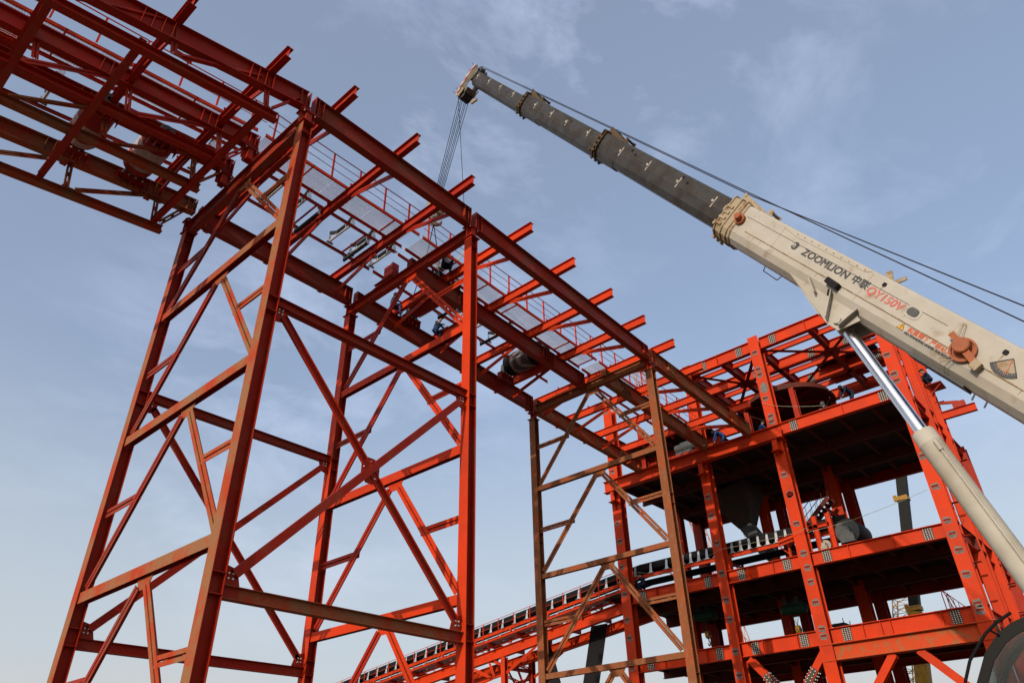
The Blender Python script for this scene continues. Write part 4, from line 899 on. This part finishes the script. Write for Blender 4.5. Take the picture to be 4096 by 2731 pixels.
def lattice(nm, lab, base, top, wd, mat, n):
    m = MB(); base, top = V(base), V(top); d = top-base
    a, b = Y_*wd/2, X_*wd/2; cs = [a+b, a-b, -a-b, -a+b]
    for c in cs: m.bar(base+c, top+c, .09, .09)
    for i in range(n):
        for j in range(4):
            q0, q1 = base+d*(i/n), base+d*((i+1)/n); m.bar(q0+cs[j], q1+cs[(j+1) % 4], .05, .05); m.bar(q1+cs[j], q1+cs[(j+1) % 4], .05, .05)
    return tag(m.build(nm, mat), lab, 'tower crane')
lt = at_x(c7(785, 930), 78); lb_ = at_x(c7(850, 1600), 78); lb2 = lb_+(lb_-lt)*2; lb2.z = GZ
lattice('lattice_mast', 'distant yellow lattice crane mast seen between the building floors', lb2, lt, 1.5, YEL2, 26)
lt = at_x((2548, 1486), 75); lq = at_x((2580, 1545), 75)
lattice('lattice_jib', 'distant red lattice crane jib peeping out above the gallery end', V((lq.x, (lq+(lq-lt)*12).y, GZ)), lt, 1.1, paint('far_jib_paint', (.42, .10, .05), (.5, .4, .3), .7, .6, .6), 26)

# ------------------------------------------------------------------ the mobile crane
P1 = V((17.567, 5.943, 15.318)); P2 = V((17.271, .817, 7.340))
u_ = (P1-P2).normalized(); n_v = u_.cross(Z_).normalized(); up_ = n_v.cross(u_)          # along the boom, across it, square to both
def B(s, t, a=0): return P1+u_*s+up_*t+n_v*a
def bst(q, a=-.45):
    d = ray(*q); p = d*(((P1+n_v*a).dot(n_v))/d.dot(n_v))-P1; return p.dot(u_), p.dot(up_)
k1 = crop(1750, 200, .3826); k2 = crop(2300, 450, .3827); kb = crop(3100, 900, .4464)
cr = thing('mobile_crane', 'cream truck crane with a long grey telescopic boom reaching up over the gallery', 'mobile crane', (17.2, -2.5, GZ))
def bprof(w_, tp, bt, dv):
    m_ = (dv+bt)/2
    return [(-w_*.38, bt), (w_*.38, bt), (w_*.80, bt+(dv-bt)*.38), (w_, dv), (w_, tp-.07), (w_-.02, tp-.02), (w_-.07, tp), (-w_+.07, tp), (-w_+.02, tp-.02), (-w_, tp-.07), (-w_, dv), (-w_*.80, bt+(dv-bt)*.38)]
def bsec(name, s0, s1, pr, mat): return MB().prof(pr, B(s0, 0), B(s1, 0), Z_).build(name, mat, cr)
pB = bprof(.49, .62, -.63, -.31); pS3 = bprof(.425, .56, -.47, .07); pS2 = bprof(.37, .45, -.51, -.05); pS1 = bprof(.31, .27, -.54, -.24)
base = bsec('base_boom', -16.3, -.02, pB, CREAM); b3_ = bsec('boom_section', -1, 8.45, pS3, GREY); b2_ = bsec('boom_section', 7, 15.9, pS2, GREY); b1_ = bsec('boom_section', 14, 22.35, pS1, GREY)
def grow(p, g, c=None):
    cx = 0; cy = sum(q[1] for q in p)/len(p); return [(a+(g if a > 0 else -g), b+(g if b > cy else -g)) for a, b in p]
def collar(s, pr, g, mat, two=False):
    m = MB()
    for q in ((0, .16) if not two else (0, .30, .55)): m.prof(grow(pr, g if q < .2 or two else g*.6), B(s-q, 0), B(s-q-.05, 0), Z_)
    tp = max(b for a, b in pr)
    if two: m.prof(grow(pr, g*.45), B(s+.03, 0), B(s-.72, 0), Z_)
    for a in (-.22, .22):                                           # cheeks and roller of the rope guide on top
        m.plate([B(s+.04, tp-.02, a), B(s+.04, tp+g+.26, a), B(s-.12, tp+g+.22, a), B(s-1.35, tp+.03, a), B(s-1.35, tp-.02, a)], n_v*.02)
        m.plate([B(s-1.25, tp, a), B(s-1.18, tp+.22, a), B(s-1.36, tp+.22, a), B(s-1.40, tp, a)], n_v*.02)
    m.cyl(B(s-1.28, tp+.15, -.24), B(s-1.28, tp+.15, .24), .05, n=10); m.cyl(B(s-.04, tp+g+.18, -.24), B(s-.04, tp+g+.18, .24), .05, n=10)
    for a in (-1, 1):
        for t in (.30, .1, -.1, -.3): m.bar(B(s-.24, t, a*(pr[3][0]+g*.75)), B(s+.03, t, a*(pr[3][0]+g*.75)), .05, .08, up_)
    for t in (.1, -.16): m.bar(B(s+.05, -.02+t*2, -pr[3][0]-g), B(s-.02, -.02+t*2, -pr[3][0]-g), .06, .16, up_)
    for a in (-.25, 0., .22): m.bar(B(s+.02, min(b for q, b in pr)-g-.03, a), B(s-.10, min(b for q, b in pr)-g-.03, a), .07, .07, up_)
    return m.build('collar', mat, cr)
collar(15.95, pS2, .07, GREYC); collar(8.5, pS3, .075, GREYC); collar(.30, pB, .06, CREAM2, True)
# white length marks painted on the grey sections
marks = [(k1(425, 275), b1_, .31), (k1(540, 330), b1_, .31), (k1(660, 390), b1_, .31), (k1(797, 462), b1_, .31), (k1(1025, 580), b2_, .37), (k1(1195, 670), b2_, .37), (k1(1350, 757), b2_, .37), (k1(1577, 870), b2_, .37),
         (k1(1920, 1065), b3_, .425), (k2(765, 557), b3_, .425), (k2(1080, 732), b3_, .425), (k2(1450, 935), b3_, .425)]
WHT = paint('white_mark_paint', (.44, .41, .36), (.3, .27, .22), .7, .6, 9, lo=.5, hi=.62)
for q, par, w_ in marks:
    s, t = bst(q, -w_); m = MB(); a = -w_-.002; hh = .20 if w_ > .4 else .165
    for t0, t1 in ((-hh, -.06), (-.045, .045), (.06, hh)): m.plate([B(s-.02, t+t0, a), B(s+.02, t+t0, a), B(s+.02, t+t1, a), B(s-.02, t+t1, a)], n_v*-.002)
    m.plate([B(s+.05, t-.02, a), B(s+.14, t-.02, a), B(s+.14, t+.06, a), B(s+.05, t+.06, a)], n_v*-.002)
    m.build('length_mark', WHT, par)
for q, par, w_ in ((k1(965, 577), b2_, .37), (k1(1375, 725), b2_, .37), (k1(1403, 750), b2_, .37), (k1(2040, 1055), b3_, .425), (k2(602, 400), b3_, .425), (k2(632, 445), b3_, .425), (k2(1138, 680), b3_, .425), (k2(1175, 738), b3_, .425)):
    s, t = bst(q, -w_); MB().cyl(B(s, t, -w_-.001), B(s, t, -w_-.012), .055 if w_ > .4 else .04, n=12).build('grease_port', RUBB, par)
for pr_, s0, s1, w_, t_ in ((pS3, .4, 8.2, .425, .02), (pS2, 8.6, 15.6, .37, -.1), (pS1, 16.1, 22.2, .31, -.28)):
    MB().bar(B(s0, t_+.16, -w_-.006), B(s1, t_+.16, -w_-.006), .012, .010, up_).build('weld_seam', GREYC, cr)
# boom head with its sheaves
hd = MB()
for a in (-.36, .34):
    hd.plate([B(22.2, .22, a), B(22.70, .52, a), B(23.0, .46, a), B(23.12, -.2, a), B(23.1, -1.0, a), B(22.88, -1.50, a), B(22.55, -1.48, a), B(22.45, -.95, a), B(22.42, -.50, a)], n_v*.02)
hd.bar(B(22.9, -.2, -.34), B(22.9, -.2, .34), .5, .3, up_); hd.bar(B(22.3, -.9, -.34), B(22.3, -.9, .34), .2, .3, up_)
for t in (.4, .05, -1.2, -1.45): hd.bar(B(23.1, t, -.36), B(23.42, t+.06, -.38), .04, .03, up_)
hdo = hd.build('boom_head', paint('grimy_head_paint', (.15, .13, .10), (.06, .045, .035), .8, .6, 3, lo=.42, hi=.6), cr)
MB().plate([B(22.85, .47, -.385), B(23.0, .46, -.385), B(23.12, -.2, -.385), B(23.1, -1.0, -.385), B(22.88, -1.50, -.385), B(22.76, -1.49, -.385), B(22.93, -1.0, -.385), B(22.95, -.2, -.385)], n_v*.02).build('hazard_strip', HAZ, hdo)
for i, a in enumerate((-.24, -.12, 0, .12, .24)):
    MB().lathe(B(22.55, -1.22, a-.04), n_v, [(0, .12), (0, .34), (.02, .34), (.035, .28), (.045, .28), (.06, .34), (.08, .34), (.08, .12)], 20).build('sheave', DGREY, hdo, True)
for a in (-.1, .1):
    MB().lathe(B(22.65, .34, a-.04), n_v, [(0, .08), (0, .24), (.02, .24), (.035, .20), (.045, .20), (.06, .24), (.08, .24), (.08, .08)], 18).build('sheave', DGREY, hdo, True)
m = MB(); m.bar(B(22.5, -1.2, -.37), B(22.5, -1.2, -.42), .22, .5, up_); m.bar(B(22.1, -1.35, .30), B(21.9, -1.0, .36), .12, .16, up_); m.bar(B(21.9, -.62, .2), B(22.3, -1.1, .33), .05, .05, up_)
m.build('limit_bracket', CREAM2, hdo)
# fittings on the base section
aS = -.49
def onface(pts, name, mat, th=.004, par=base, a0=aS-.001): return MB().plate([B(s, t, a0) for s, t in pts], n_v*-th).build(name, mat, par)
def face_text(body, s0, t0, size, width, mat, shear=0.0, bold=.0, name='lettering', par=base, heavy=.0):
    cu = bpy.data.curves.new(name, 'FONT'); cu.body = body; cu.size = size; cu.shear = shear; cu.offset = bold; cu.extrude = .0; cu.resolution_u = 3
    ob = bpy.data.objects.new(name, cu); col.objects.link(ob); dg = bpy.context.evaluated_depsgraph_get(); dg.update()
    me = bpy.data.meshes.new_from_object(ob.evaluated_get(dg)); bpy.data.objects.remove(ob)
    xs = [v.co.x for v in me.vertices]
    k = width/(max(xs)-min(xs)) if xs else 1; x0 = min(xs) if xs else 0; off = root_loc(par)
    if heavy:
        bm = bmesh.new(); bm.from_mesh(me); src = list(bm.verts)+list(bm.edges)+list(bm.faces)
        for i, (dx, dy) in enumerate(((heavy, 0), (-heavy, 0), (0, heavy), (0, -heavy), (heavy*.7, heavy*.7), (-heavy*.7, -heavy*.7), (heavy*.7, -heavy*.7), (-heavy*.7, heavy*.7))):
            r = bmesh.ops.duplicate(bm, geom=src)
            for g_ in r['geom']:
                if isinstance(g_, bmesh.types.BMVert): g_.co += V((dx/k, dy, .0007*(i+1)))
        bm.to_mesh(me); bm.free()
    for v in me.vertices: v.co = B(s0-(v.co.x-x0)*k, t0+v.co.y, aS-.004-v.co.z)-off
    me.materials.append(mat); o = bpy.data.objects.new(name, me); col.objects.link(o); o.parent = par; return o
face_text('ZOOMLION', -3.06, .085, .285, 1.66, LETK, .12, 0, 'maker_lettering', heavy=.009)
face_text('中联', -4.86, .10, .25, .50, LETK, .12, 0, 'maker_lettering', heavy=.008)
face_text('QY150V', -5.40, .040, .29, 1.08, LETR, .15, 0, 'model_lettering', heavy=.009)
face_text('起重臂下 严禁站人', -6.93, -.265, .135, 1.17, LETO, 0, 0, 'warning_lettering', heavy=.003)
face_text('NO STANDING UNDER THE BOOM', -6.90, -.345, .075, 1.24, LETK, .1, 0, 'warning_lettering', heavy=.004)
tri = (-6.75, -.245); onface([(tri[0]-.10, tri[1]-.07), (tri[0]+.10, tri[1]-.07), (tri[0], tri[1]+.12)], 'warning_triangle', LETK)
o = onface([(tri[0]-.082, tri[1]-.06), (tri[0]+.082, tri[1]-.06), (tri[0], tri[1]+.098)], 'warning_triangle', YEL, a0=aS-.0055)
onface([(tri[0]-.008, tri[1]-.02), (tri[0]+.008, tri[1]-.02), (tri[0]+.012, tri[1]+.055), (tri[0]-.012, tri[1]+.055)], 'warning_mark', LETK, a0=aS-.010)
onface([(tri[0]-.009, tri[1]-.045), (tri[0]+.009, tri[1]-.045), (tri[0]+.009, tri[1]-.03), (tri[0]-.009, tri[1]-.03)], 'warning_mark', LETK, a0=aS-.010)
ls, lt_ = -2.74, .20                                                       # the maker's emblem
lg = MB()
lg.plate([B(ls+s, lt_+t, aS-.001) for s, t in ((.10, .02), (.06, .12), (-.04, .12), (-.12, .05), (-.05, -.02), (.0, .03), (.02, .06), (.07, .06))], n_v*-.004)
lg.plate([B(ls+s, lt_+t, aS-.001) for s, t in ((-.10, .0), (-.06, -.10), (.04, -.12), (.13, -.06), (.10, -.01), (.04, -.06), (-.02, -.04), (-.05, .01))], n_v*-.004)
for i in range(4): lg.plate([B(ls+.08-.035*i, lt_+.015, aS-.001), B(ls+.065-.035*i, lt_+.02, aS-.001), B(ls+.025-.03*i, lt_-.03, aS-.001), B(ls+.04-.03*i, lt_-.035, aS-.001)], n_v*-.004)
lg.build('maker_emblem', LETK, base)
MB().tube([B(-.9, -.13, aS-.014), B(-15.5, -.13, aS-.014)], .014, 6).build('grease_pipe', CREAM2, base)
MB().tube([B(-.6, .28, aS-.006), B(-7.6, .28, aS-.006)], .006, 5).build('cable', DGREY, base)
MB().tube([B(-2.0, .50, aS-.002), B(-2.6, .43, aS-.002), B(-5.0, .47, aS-.002), B(-5.2, .56, aS-.002)], .006, 5).build('weld_seam', CREAM2, base)
for i in range(10):
    s = -2.55-.27*i; MB().cyl(B(s, .515, aS-.001), B(s, .515, aS-.012), .022, n=10).build('plug', CREAM2, base)
DRIP = paint('rust_drip', (.20, .12, .06), (.30, .24, .17), .7, .7, 9)
for s in (-1.15, -1.32, -1.62): onface([(s-.006, -.14), (s+.006, -.14), (s+.004, -.30), (s-.002, -.30)], 'rust_drip', DRIP, th=.0015)
for s, t, l in ((-3.9, -.15, .10), (-7.35, -.15, .13), (-8.2, -.33, .0), (-8.95, .30, .22), (-9.7, -.15, .12), (-5.68, .36, .16), (-6.62, .06, .10)):
    if l: onface([(s-.012, t), (s+.014, t), (s+.004, t-l), (s-.003, t-l)], 'rust_drip', DRIP, th=.0015)
for s in (-2.05, -5.25, -10.4): MB().tube([B(s, .54, aS-.001), B(s-.02, -.30, aS-.001)], .005, 4).build('weld_seam', CREAM2, base)
def ring(s, t, pts, th, nm, mat, a0=aS-.001): return MB().plate([B(s+x, t+y, a0) for x, y in pts], n_v*-th).build(nm, mat, base)
ov = lambda rx, ry, n=24: [(rx*math.copysign(abs(math.cos(a))**.6, math.cos(a)), ry*math.copysign(abs(math.sin(a))**.8, math.sin(a))) for a in [2*math.pi*i/n for i in range(n)]]
ring(-6.74, .17, ov(.21, .16), .010, 'slot_rim', CREAM); ring(-6.74, .17, ov(.15, .105), .014, 'slot_shade', DGREY)  # dark plate on the rim stands for the shade inside the slot
ring(-5.68, .42, ov(.055, .055), .012, 'port_shade', RUBB); ring(-8.95, .37, ov(.06, .06), .012, 'port_shade', RUBB)  # black discs painted in for the shade within two holes
m = MB(); m.cyl(B(-.47, .10, aS), B(-.47, .10, aS-.10), .17, n=20).cyl(B(-.47, .10, aS-.10), B(-.47, .12, aS-.27), .10, n=18); m.build('reel_cap', ORCAP, base, True)
m = MB(); m.lathe(B(-8.26, -.03, aS), n_v*-1, [(0, .27), (.05, .285), (.10, .285), (.10, .24), (.04, .23)], 30); m.lathe(B(-8.22, .02, aS-.02), n_v*-1, [(0, .18), (.22, .18), (.24, .16)], 26)
m.bar(B(-7.85, .15, aS-.16), B(-8.25, .03, aS-.16), .14, .05, n_v); m.bar(B(-8.25, .0, aS-.17), B(-8.70, -.16, aS-.17), .15, .05, n_v)
ro = m.build('cable_reel', ORCAP, base, True)
m = MB(); m.bar(B(-8.64, -.18, aS-.14), B(-8.82, -.20, aS-.14), .20, .14, n_v); m.tube([B(-8.15, -.30, aS-.1), B(-8.05, -.45, aS-.2), B(-8.12, -.50, aS-.18), B(-8.25, -.30, aS-.1)], .010, 5); m.tube([B(-7.95, .20, aS-.1), B(-7.85, .48, aS-.05), B(-7.92, .50, aS-.05), B(-8.05, .22, aS-.1)], .008, 5)
m.build('reel_bracket', CREAM2, ro)
gs, gt = -9.16, .30; N = 14                                                  # boom angle gauge
arc = lambda r, a0, a1: [(r*math.cos(a0+(a1-a0)*i/N), r*math.sin(a0+(a1-a0)*i/N)) for i in range(N+1)]
A0, A1 = math.radians(222), math.radians(318)
ring(gs, gt, [(0, .02)]+arc(.40, A0, A1), .006, 'gauge_plate', CREAM2)
ring(gs, gt, arc(.40, A0, A1)+arc(.30, A1, A0), .010, 'gauge_scale', LETK)
for i in range(13):
    a = A0+.08+(A1-A0-.16)*i/12; r0 = .31 if i % 2 else .33
    onface([(gs+r0*math.cos(a)-.004, gt+r0*math.sin(a)), (gs+r0*math.cos(a)+.004, gt+r0*math.sin(a)), (gs+.35*math.cos(a)+.004, gt+.35*math.sin(a)), (gs+.35*math.cos(a)-.004, gt+.35*math.sin(a))], 'gauge_tick', WHT, a0=aS-.013)
onface([(gs-.01, gt), (gs+.01, gt), (gs-.07, gt-.33), (gs-.09, gt-.33)], 'gauge_needle', LETR, a0=aS-.015)
m = MB(); m.tube([B(gs, gt+.03, aS-.012)]+[B(gs+x, gt+y, aS-.012) for x, y in arc(.41, A0, A1)]+[B(gs, gt+.03, aS-.012)], .010, 5); m.build('gauge_rim', DGREY, base)
m = MB(); m.bar(B(-5.75, .62, -.3), B(-5.9, .84, -.3), .10, .04, n_v); m.bar(B(-5.55, .60, -.42), B(-5.65, .72, -.42), .3, .03, n_v); m.build('rope_hook', CREAM2, base)
m = MB(); m.bar(B(-4.35, -.18, aS-.08), B(-4.75, -.20, aS-.08), .16, .20, n_v); m.bar(B(-4.55, -.35, aS-.05), B(-4.65, -.50, aS-.06), .06, .05, n_v); m.build('work_lamp', RUBB, base)
m = MB(); m.bar(B(-3.85, -.36, aS-.07), B(-4.25, -.60, aS-.01), .035, .20, n_v); m.build('bracket_fin', CREAM, base)
MB().tube([B(-2.1, -.66, -.2), B(-2.15, -.80, -.2), B(-2.75, -.82, -.2), B(-2.8, -.66, -.2)], .014, 5).build('grab_handle', RUBB, base)
m = MB(); m.bar(B(-7.2, -.66, -.1), B(-8.7, -.66, -.1), .05, .5, n_v*1); m.bar(B(-8.9, -.66, -.15), B(-8.94, -.80, -.15), .03, .03, n_v); m.bar(B(-9.2, -.66, -.15), B(-9.24, -.80, -.15), .03, .03, n_v); m.build('belly_plate', DGREY, base)
# luffing bracket and cylinder
m = MB()
for a in (-.40, .36):
    m.plate([B(-3.05, -.40, a), B(-3.25, -.55, a), B(-4.1, -.80, a), B(-5.05, -1.10, a), B(-5.45, -1.10, a), B(-5.75, -.60, a), B(-5.35, -.45, a), B(-4.3, -.40, a)], n_v*.035)
m.plate([B(-3.05, -.45, -.40), B(-4.7, -1.0, -.40), B(-4.7, -1.0, .38), B(-3.05, -.45, .38)], up_*-.03)
m.cyl(B(-5.26, -.90, -.48), B(-5.26, -.90, .46), .10, n=18)
m.plate([B(-4.55, -.34, -.41), B(-4.62, -.34, -.62), B(-5.02, -1.0, -.62), B(-5.02, -1.06, -.41)], u_*-.03); m.plate([B(-5.50, -.42, -.41), B(-5.56, -.42, -.60), B(-5.45, -.98, -.60), B(-5.42, -1.04, -.41)], u_*-.03)
m.build('luffing_bracket', CREAM, base)
cA, cB, cC = B(-5.26, -.90), B(-8.55, -1.96), B(-15.2, -4.12); dC = (cC-cA).normalized()
MB().cyl(cA+dC*.16, cB+dC*.3, .146, n=36).build('piston_rod', CHROME, cr, True)
m = MB(); m.lathe(cB, dC, [(0, .15), (0, .235), (.03, .25), (.28, .25), (.30, .262), (.34, .262), (.36, .25), (6.2, .25), (6.25, .2), (6.5, .2)], 40); brl = m.build('cylinder_barrel', BARREL, cr, True)
sdv = dC.cross(n_v).normalized(); vw = (-n_v*.80+sdv*-.42*(-1 if sdv.z > 0 else 1)).normalized()
m = MB(); pa = cB+vw*.29
m.tube([pa+dC*.55, pa+dC*6.1], .026, 8); m.cyl(pa+dC*.42, pa+dC*.66, .05, n=10); m.cyl(pa+dC*.5-vw*.05, pa+dC*.5+vw*.03, .045, n=8); m.build('oil_pipe', BARREL, brl, True)
m = MB(); m.lathe(cA, n_v, [(-.2, .10), (-.2, .19), (.2, .19), (.2, .10)], 20); m.cyl(cA, cA+dC*.2, .16, n=20); m.build('rod_eye', CREAM2, cr, True)
# winch ropes along the boom
r1_ = [B(22.75, .60, -.08), B(15.95, .72, -.08), B(8.5, .86, -.1), B(.3, 1.0, -.1), B(-8.6, 1.20, -.05), B(-16.5, 1.55, 0)]; r2_ = [B(22.65, .58, .12), B(15.95, .72, .12), B(8.5, .86, .1), B(.3, 1.0, .12), B(-8.35, 1.52, .05), B(-16.5, 2.05, .05)]
for r in (r1_, r2_): MB().tube(r, .017, 6).build('winch_rope', ROPE, cr)
# operator's cab, superstructure and carrier
OFX = 14.92
outl = [(3.30, -.4), (3.30, .9), (3.21, 1.35), (3.07, 1.67), (2.80, 2.10), (2.51, 2.37), (2.27, 2.50), (2.06, 2.56), (1.5, 2.58), (.7, 2.56), (.55, 2.4), (.55, -.4)]
inl = [(3.14, -.2), (3.14, .9), (3.06, 1.3), (2.94, 1.60), (2.71, 1.97), (2.45, 2.21), (2.22, 2.33), (2.05, 2.37), (1.5, 2.38), (.85, 2.36), (.72, 2.25), (.72, -.2)]
m = MB()
for x in (OFX, OFX+1.15):
    n = len(outl); o = len(m.v)
    for dx in (0, .05): m.v += [V((x+dx, y, z)) for y, z in outl]+[V((x+dx, y, z)) for y, z in inl]
    for i in range(n):
        j = (i+1) % n
        for q in ([o+i, o+j, o+n+j, o+n+i], [o+2*n+i, o+2*n+j, o+3*n+j, o+3*n+i], [o+i, o+j, o+2*n+j, o+2*n+i], [o+n+i, o+n+j, o+3*n+j, o+3*n+i]): m.f.append(q); m.m.append(0)
cab = m.build('cab_window_seal', SEAL, cr)
MB().plate([(OFX+.02, y, z) for y, z in inl], (.012, 0, 0)).plate([(OFX+1.17, y, z) for y, z in inl], (.012, 0, 0)).build('cab_side_glass', GLASS, cab)
m = MB()
for i in range(1, 8):
    (y0, z0), (y1, z1) = outl[i], outl[i+1]; m.plate([(OFX+.06, y0-.03, z0-.03), (OFX+1.14, y0-.03, z0-.03), (OFX+1.14, y1-.03, z1-.03), (OFX+.06, y1-.03, z1-.03)], (0, -.006, -.006))
m.build('cab_windscreen', GLASS, cab)
m = MB(); m.box((OFX+.06, .58, 2.50), (OFX+1.14, 1.7, 2.55)); m.box((OFX+.06, .56, -.4), (OFX+1.14, .62, 2.499)); m.box((OFX+.055, .63, -.42), (OFX+1.145, 3.28, -.34)); m.box((OFX-.01, .55, -1.0), (OFX+1.21, 3.30, -.43))
m.build('cab_shell', CREAM, cr)
m = MB(); m.box((OFX+.3, 1.1, .2), (OFX+.85, 1.75, .38)); m.box((OFX+.3, 1.0, .385), (OFX+.85, 1.12, 1.25)); m.box((OFX+.42, .98, 1.26), (OFX+.73, 1.10, 1.5)); m.box((OFX+.25, 2.5, -.2), (OFX+.95, 2.9, .75)); m.build('cab_seat', DGREY, cr)
m = MB(); m.tube([(OFX-.12, 3.26, .6), (OFX-.12, 3.30, 1.2), (OFX-.12, 3.21, 1.68), (OFX-.12, 3.03, 2.0), (OFX-.12, 2.67, 2.37), (OFX-.12, 2.46, 2.51), (OFX-.12, 2.2, 2.63)], .026, 8); m.tube([(OFX-.12, 2.6, 2.42), (OFX-.02, 2.5, 2.33)], .018, 6); m.tube([(OFX-.12, 3.27, .8), (OFX-.02, 3.22, .8)], .018, 6)
m.build('cab_grab_rail', SEAL, cr, True)
m = MB(); m.box((16.25, -5.2, -.75), (18.1, 2.0, .2)); m.box((16.4, -6.4, -.6), (17.95, -4.4, 1.5)); 
for a in (16.5, 17.75): m.plate([(a, -3.6, .201), (a, .2, .201), (a, -1.9, 2.6), (a, -3.3, 2.6)], (.06, 0, 0))
m.cyl((17.15, -1.5, -1.0), (17.15, -1.5, -.76), 1.1, n=32); m.build('superstructure', CREAM2, cr)
m = MB(); m.box((16.0, -9, -1.25), (18.3, 5.0, -1.02)); m.box((16.2, -8.8, -1.45), (18.1, 4.9, -1.26)); m.build('carrier_deck', DGREY, cr)
for y in (-7.6, -6.2, -3.2, -1.8, 2.2, 3.7):
    for x in (16.05, 17.95): MB().lathe((x-.0, y, -1.18), X_, [(0, .25), (0, .47), (.05, .52), (.25, .52), (.30, .47), (.30, .25)], 24).build('wheel', RUBB, cr, True)
for y in (-5, 4.4):
    m = MB(); m.box((14.2, y-.12, -1.24), (19.9, y+.12, -1.03)); 
    for x in (14.3, 19.8): m.cyl((x, y, -1.62), (x, y, -1.0), .09, n=12); m.cyl((x, y, -1.70), (x, y, -1.62), .3, n=16)
    m.build('outrigger', YEL2, cr)

# ------------------------------------------------------------------ hook, falls of rope, slings
HB = V((16.28, 18.75, 23.75))
ht = thing('hook_block', 'large crane hook block with a fat curved hook hanging over the gallery', 'hook block', HB-Z_*1.3)
m = MB()
for k in range(4): m.lathe(HB+n_v*(-.22+.12*k), n_v, [(0, .1), (0, .34), (.02, .36), (.04, .30), (.06, .30), (.08, .36), (.10, .34), (.10, .1)], 22)
m.build('sheave', DGREY, ht, True)
m = MB()
for a in (-.28, .28): m.plate([HB+n_v*a+V((0, y, z)) for y, z in ((-.22, .40), (.22, .40), (.38, .05), (.24, -.52), (-.24, -.52), (-.38, .05))], n_v*.03)
m.box(HB+V((-.22, -.14, -.62)), HB+V((.22, .14, -.40))); m.build('cheek_plate', CREAM2, ht)
pts = [HB+V((0, 0, -.55)), HB+V((0, 0, -.80))]+[HB+V((.0, 0, -1.06))+(Y_*.55+X_*-.83).normalized()*(.24*math.sin(a))+Z_*(.24*math.cos(a)) for a in [.2, .7, 1.2, 1.7, 2.2, 2.7, 3.2, 3.7, 4.2, 4.7]]
m = MB()
for i, (a, b) in enumerate(zip(pts, pts[1:])): r = (.075, .08, .085, .095, .105, .11, .11, .10, .09, .075, .05)[min(i, 10)]; m.cyl(a, b, r, r*.98, 12); m.ball(b, r*.98, 10)
m.build('hook', paint('worn_hook_steel', (.16, .15, .13), (.10, .08, .06), .6, .5, 6), ht, True)
for i in range(6):
    a = -.26+.125*i; m = MB(); m.tube([B(22.6-.05*(i % 2), -1.45, a), HB+V((-.18+.085*i, .02*i, .34))], .017, 6)
    if i == 0: allr = m
    else: allr.v, o = allr.v+m.v, len(allr.v); allr.f += [[o+q for q in f] for f in m.f]; allr.m += m.m
tag(allr.build('hoist_rope', ROPE), 'fan of parallel steel hoist ropes running from the boom head down to the hook block', 'rope')
wl = V((17.9, 18.45, 22.3))
tag(MB().tube([B(22.6, -1.45, -.34), wl], .015, 6).build('whip_rope', ROPE), 'single steel rope crossing the fan of hoist ropes and ending beside the lit tower leg', 'rope')
m = MB(); m.cyl(wl+Z_*.0, wl-Z_*.25, .10, .07, 10); m.tube([wl-Z_*.25, wl+V((0, 0, -.35)), wl+V((.09, 0, -.45)), wl+V((.05, 0, -.56)), wl+V((-.05, 0, -.55))], .03, 6); tag(m.build('ball_hook', DGREY), 'small hook ball on the end of the single rope', 'hook')
m = MB()
for dx, dy in ((-.55, .1), (.12, -.05), (.45, .35)):
    m.bar(wl-Z_*.5, V((wl.x+dx, wl.y+dy, zw(wl.x)+.25)), .11, .015, n_v+Y_*.3)
tag(m.build('lifting_sling', SLING), 'pale webbing slings spread below the small hook beside the lit tower leg', 'sling')
m = MB()
for q in ((17.95, 20.3, 20.95), (17.95, 22.1, 20.9)): m.tube([HB+V((-.05, .1, -1.25)), HB.lerp(V(q), .35)-Z_*.9, V(q)], .022, 6)
tag(m.build('lifting_sling', ROPE), 'dark rope slings running from the large crane hook to the bare red pulley', 'sling')
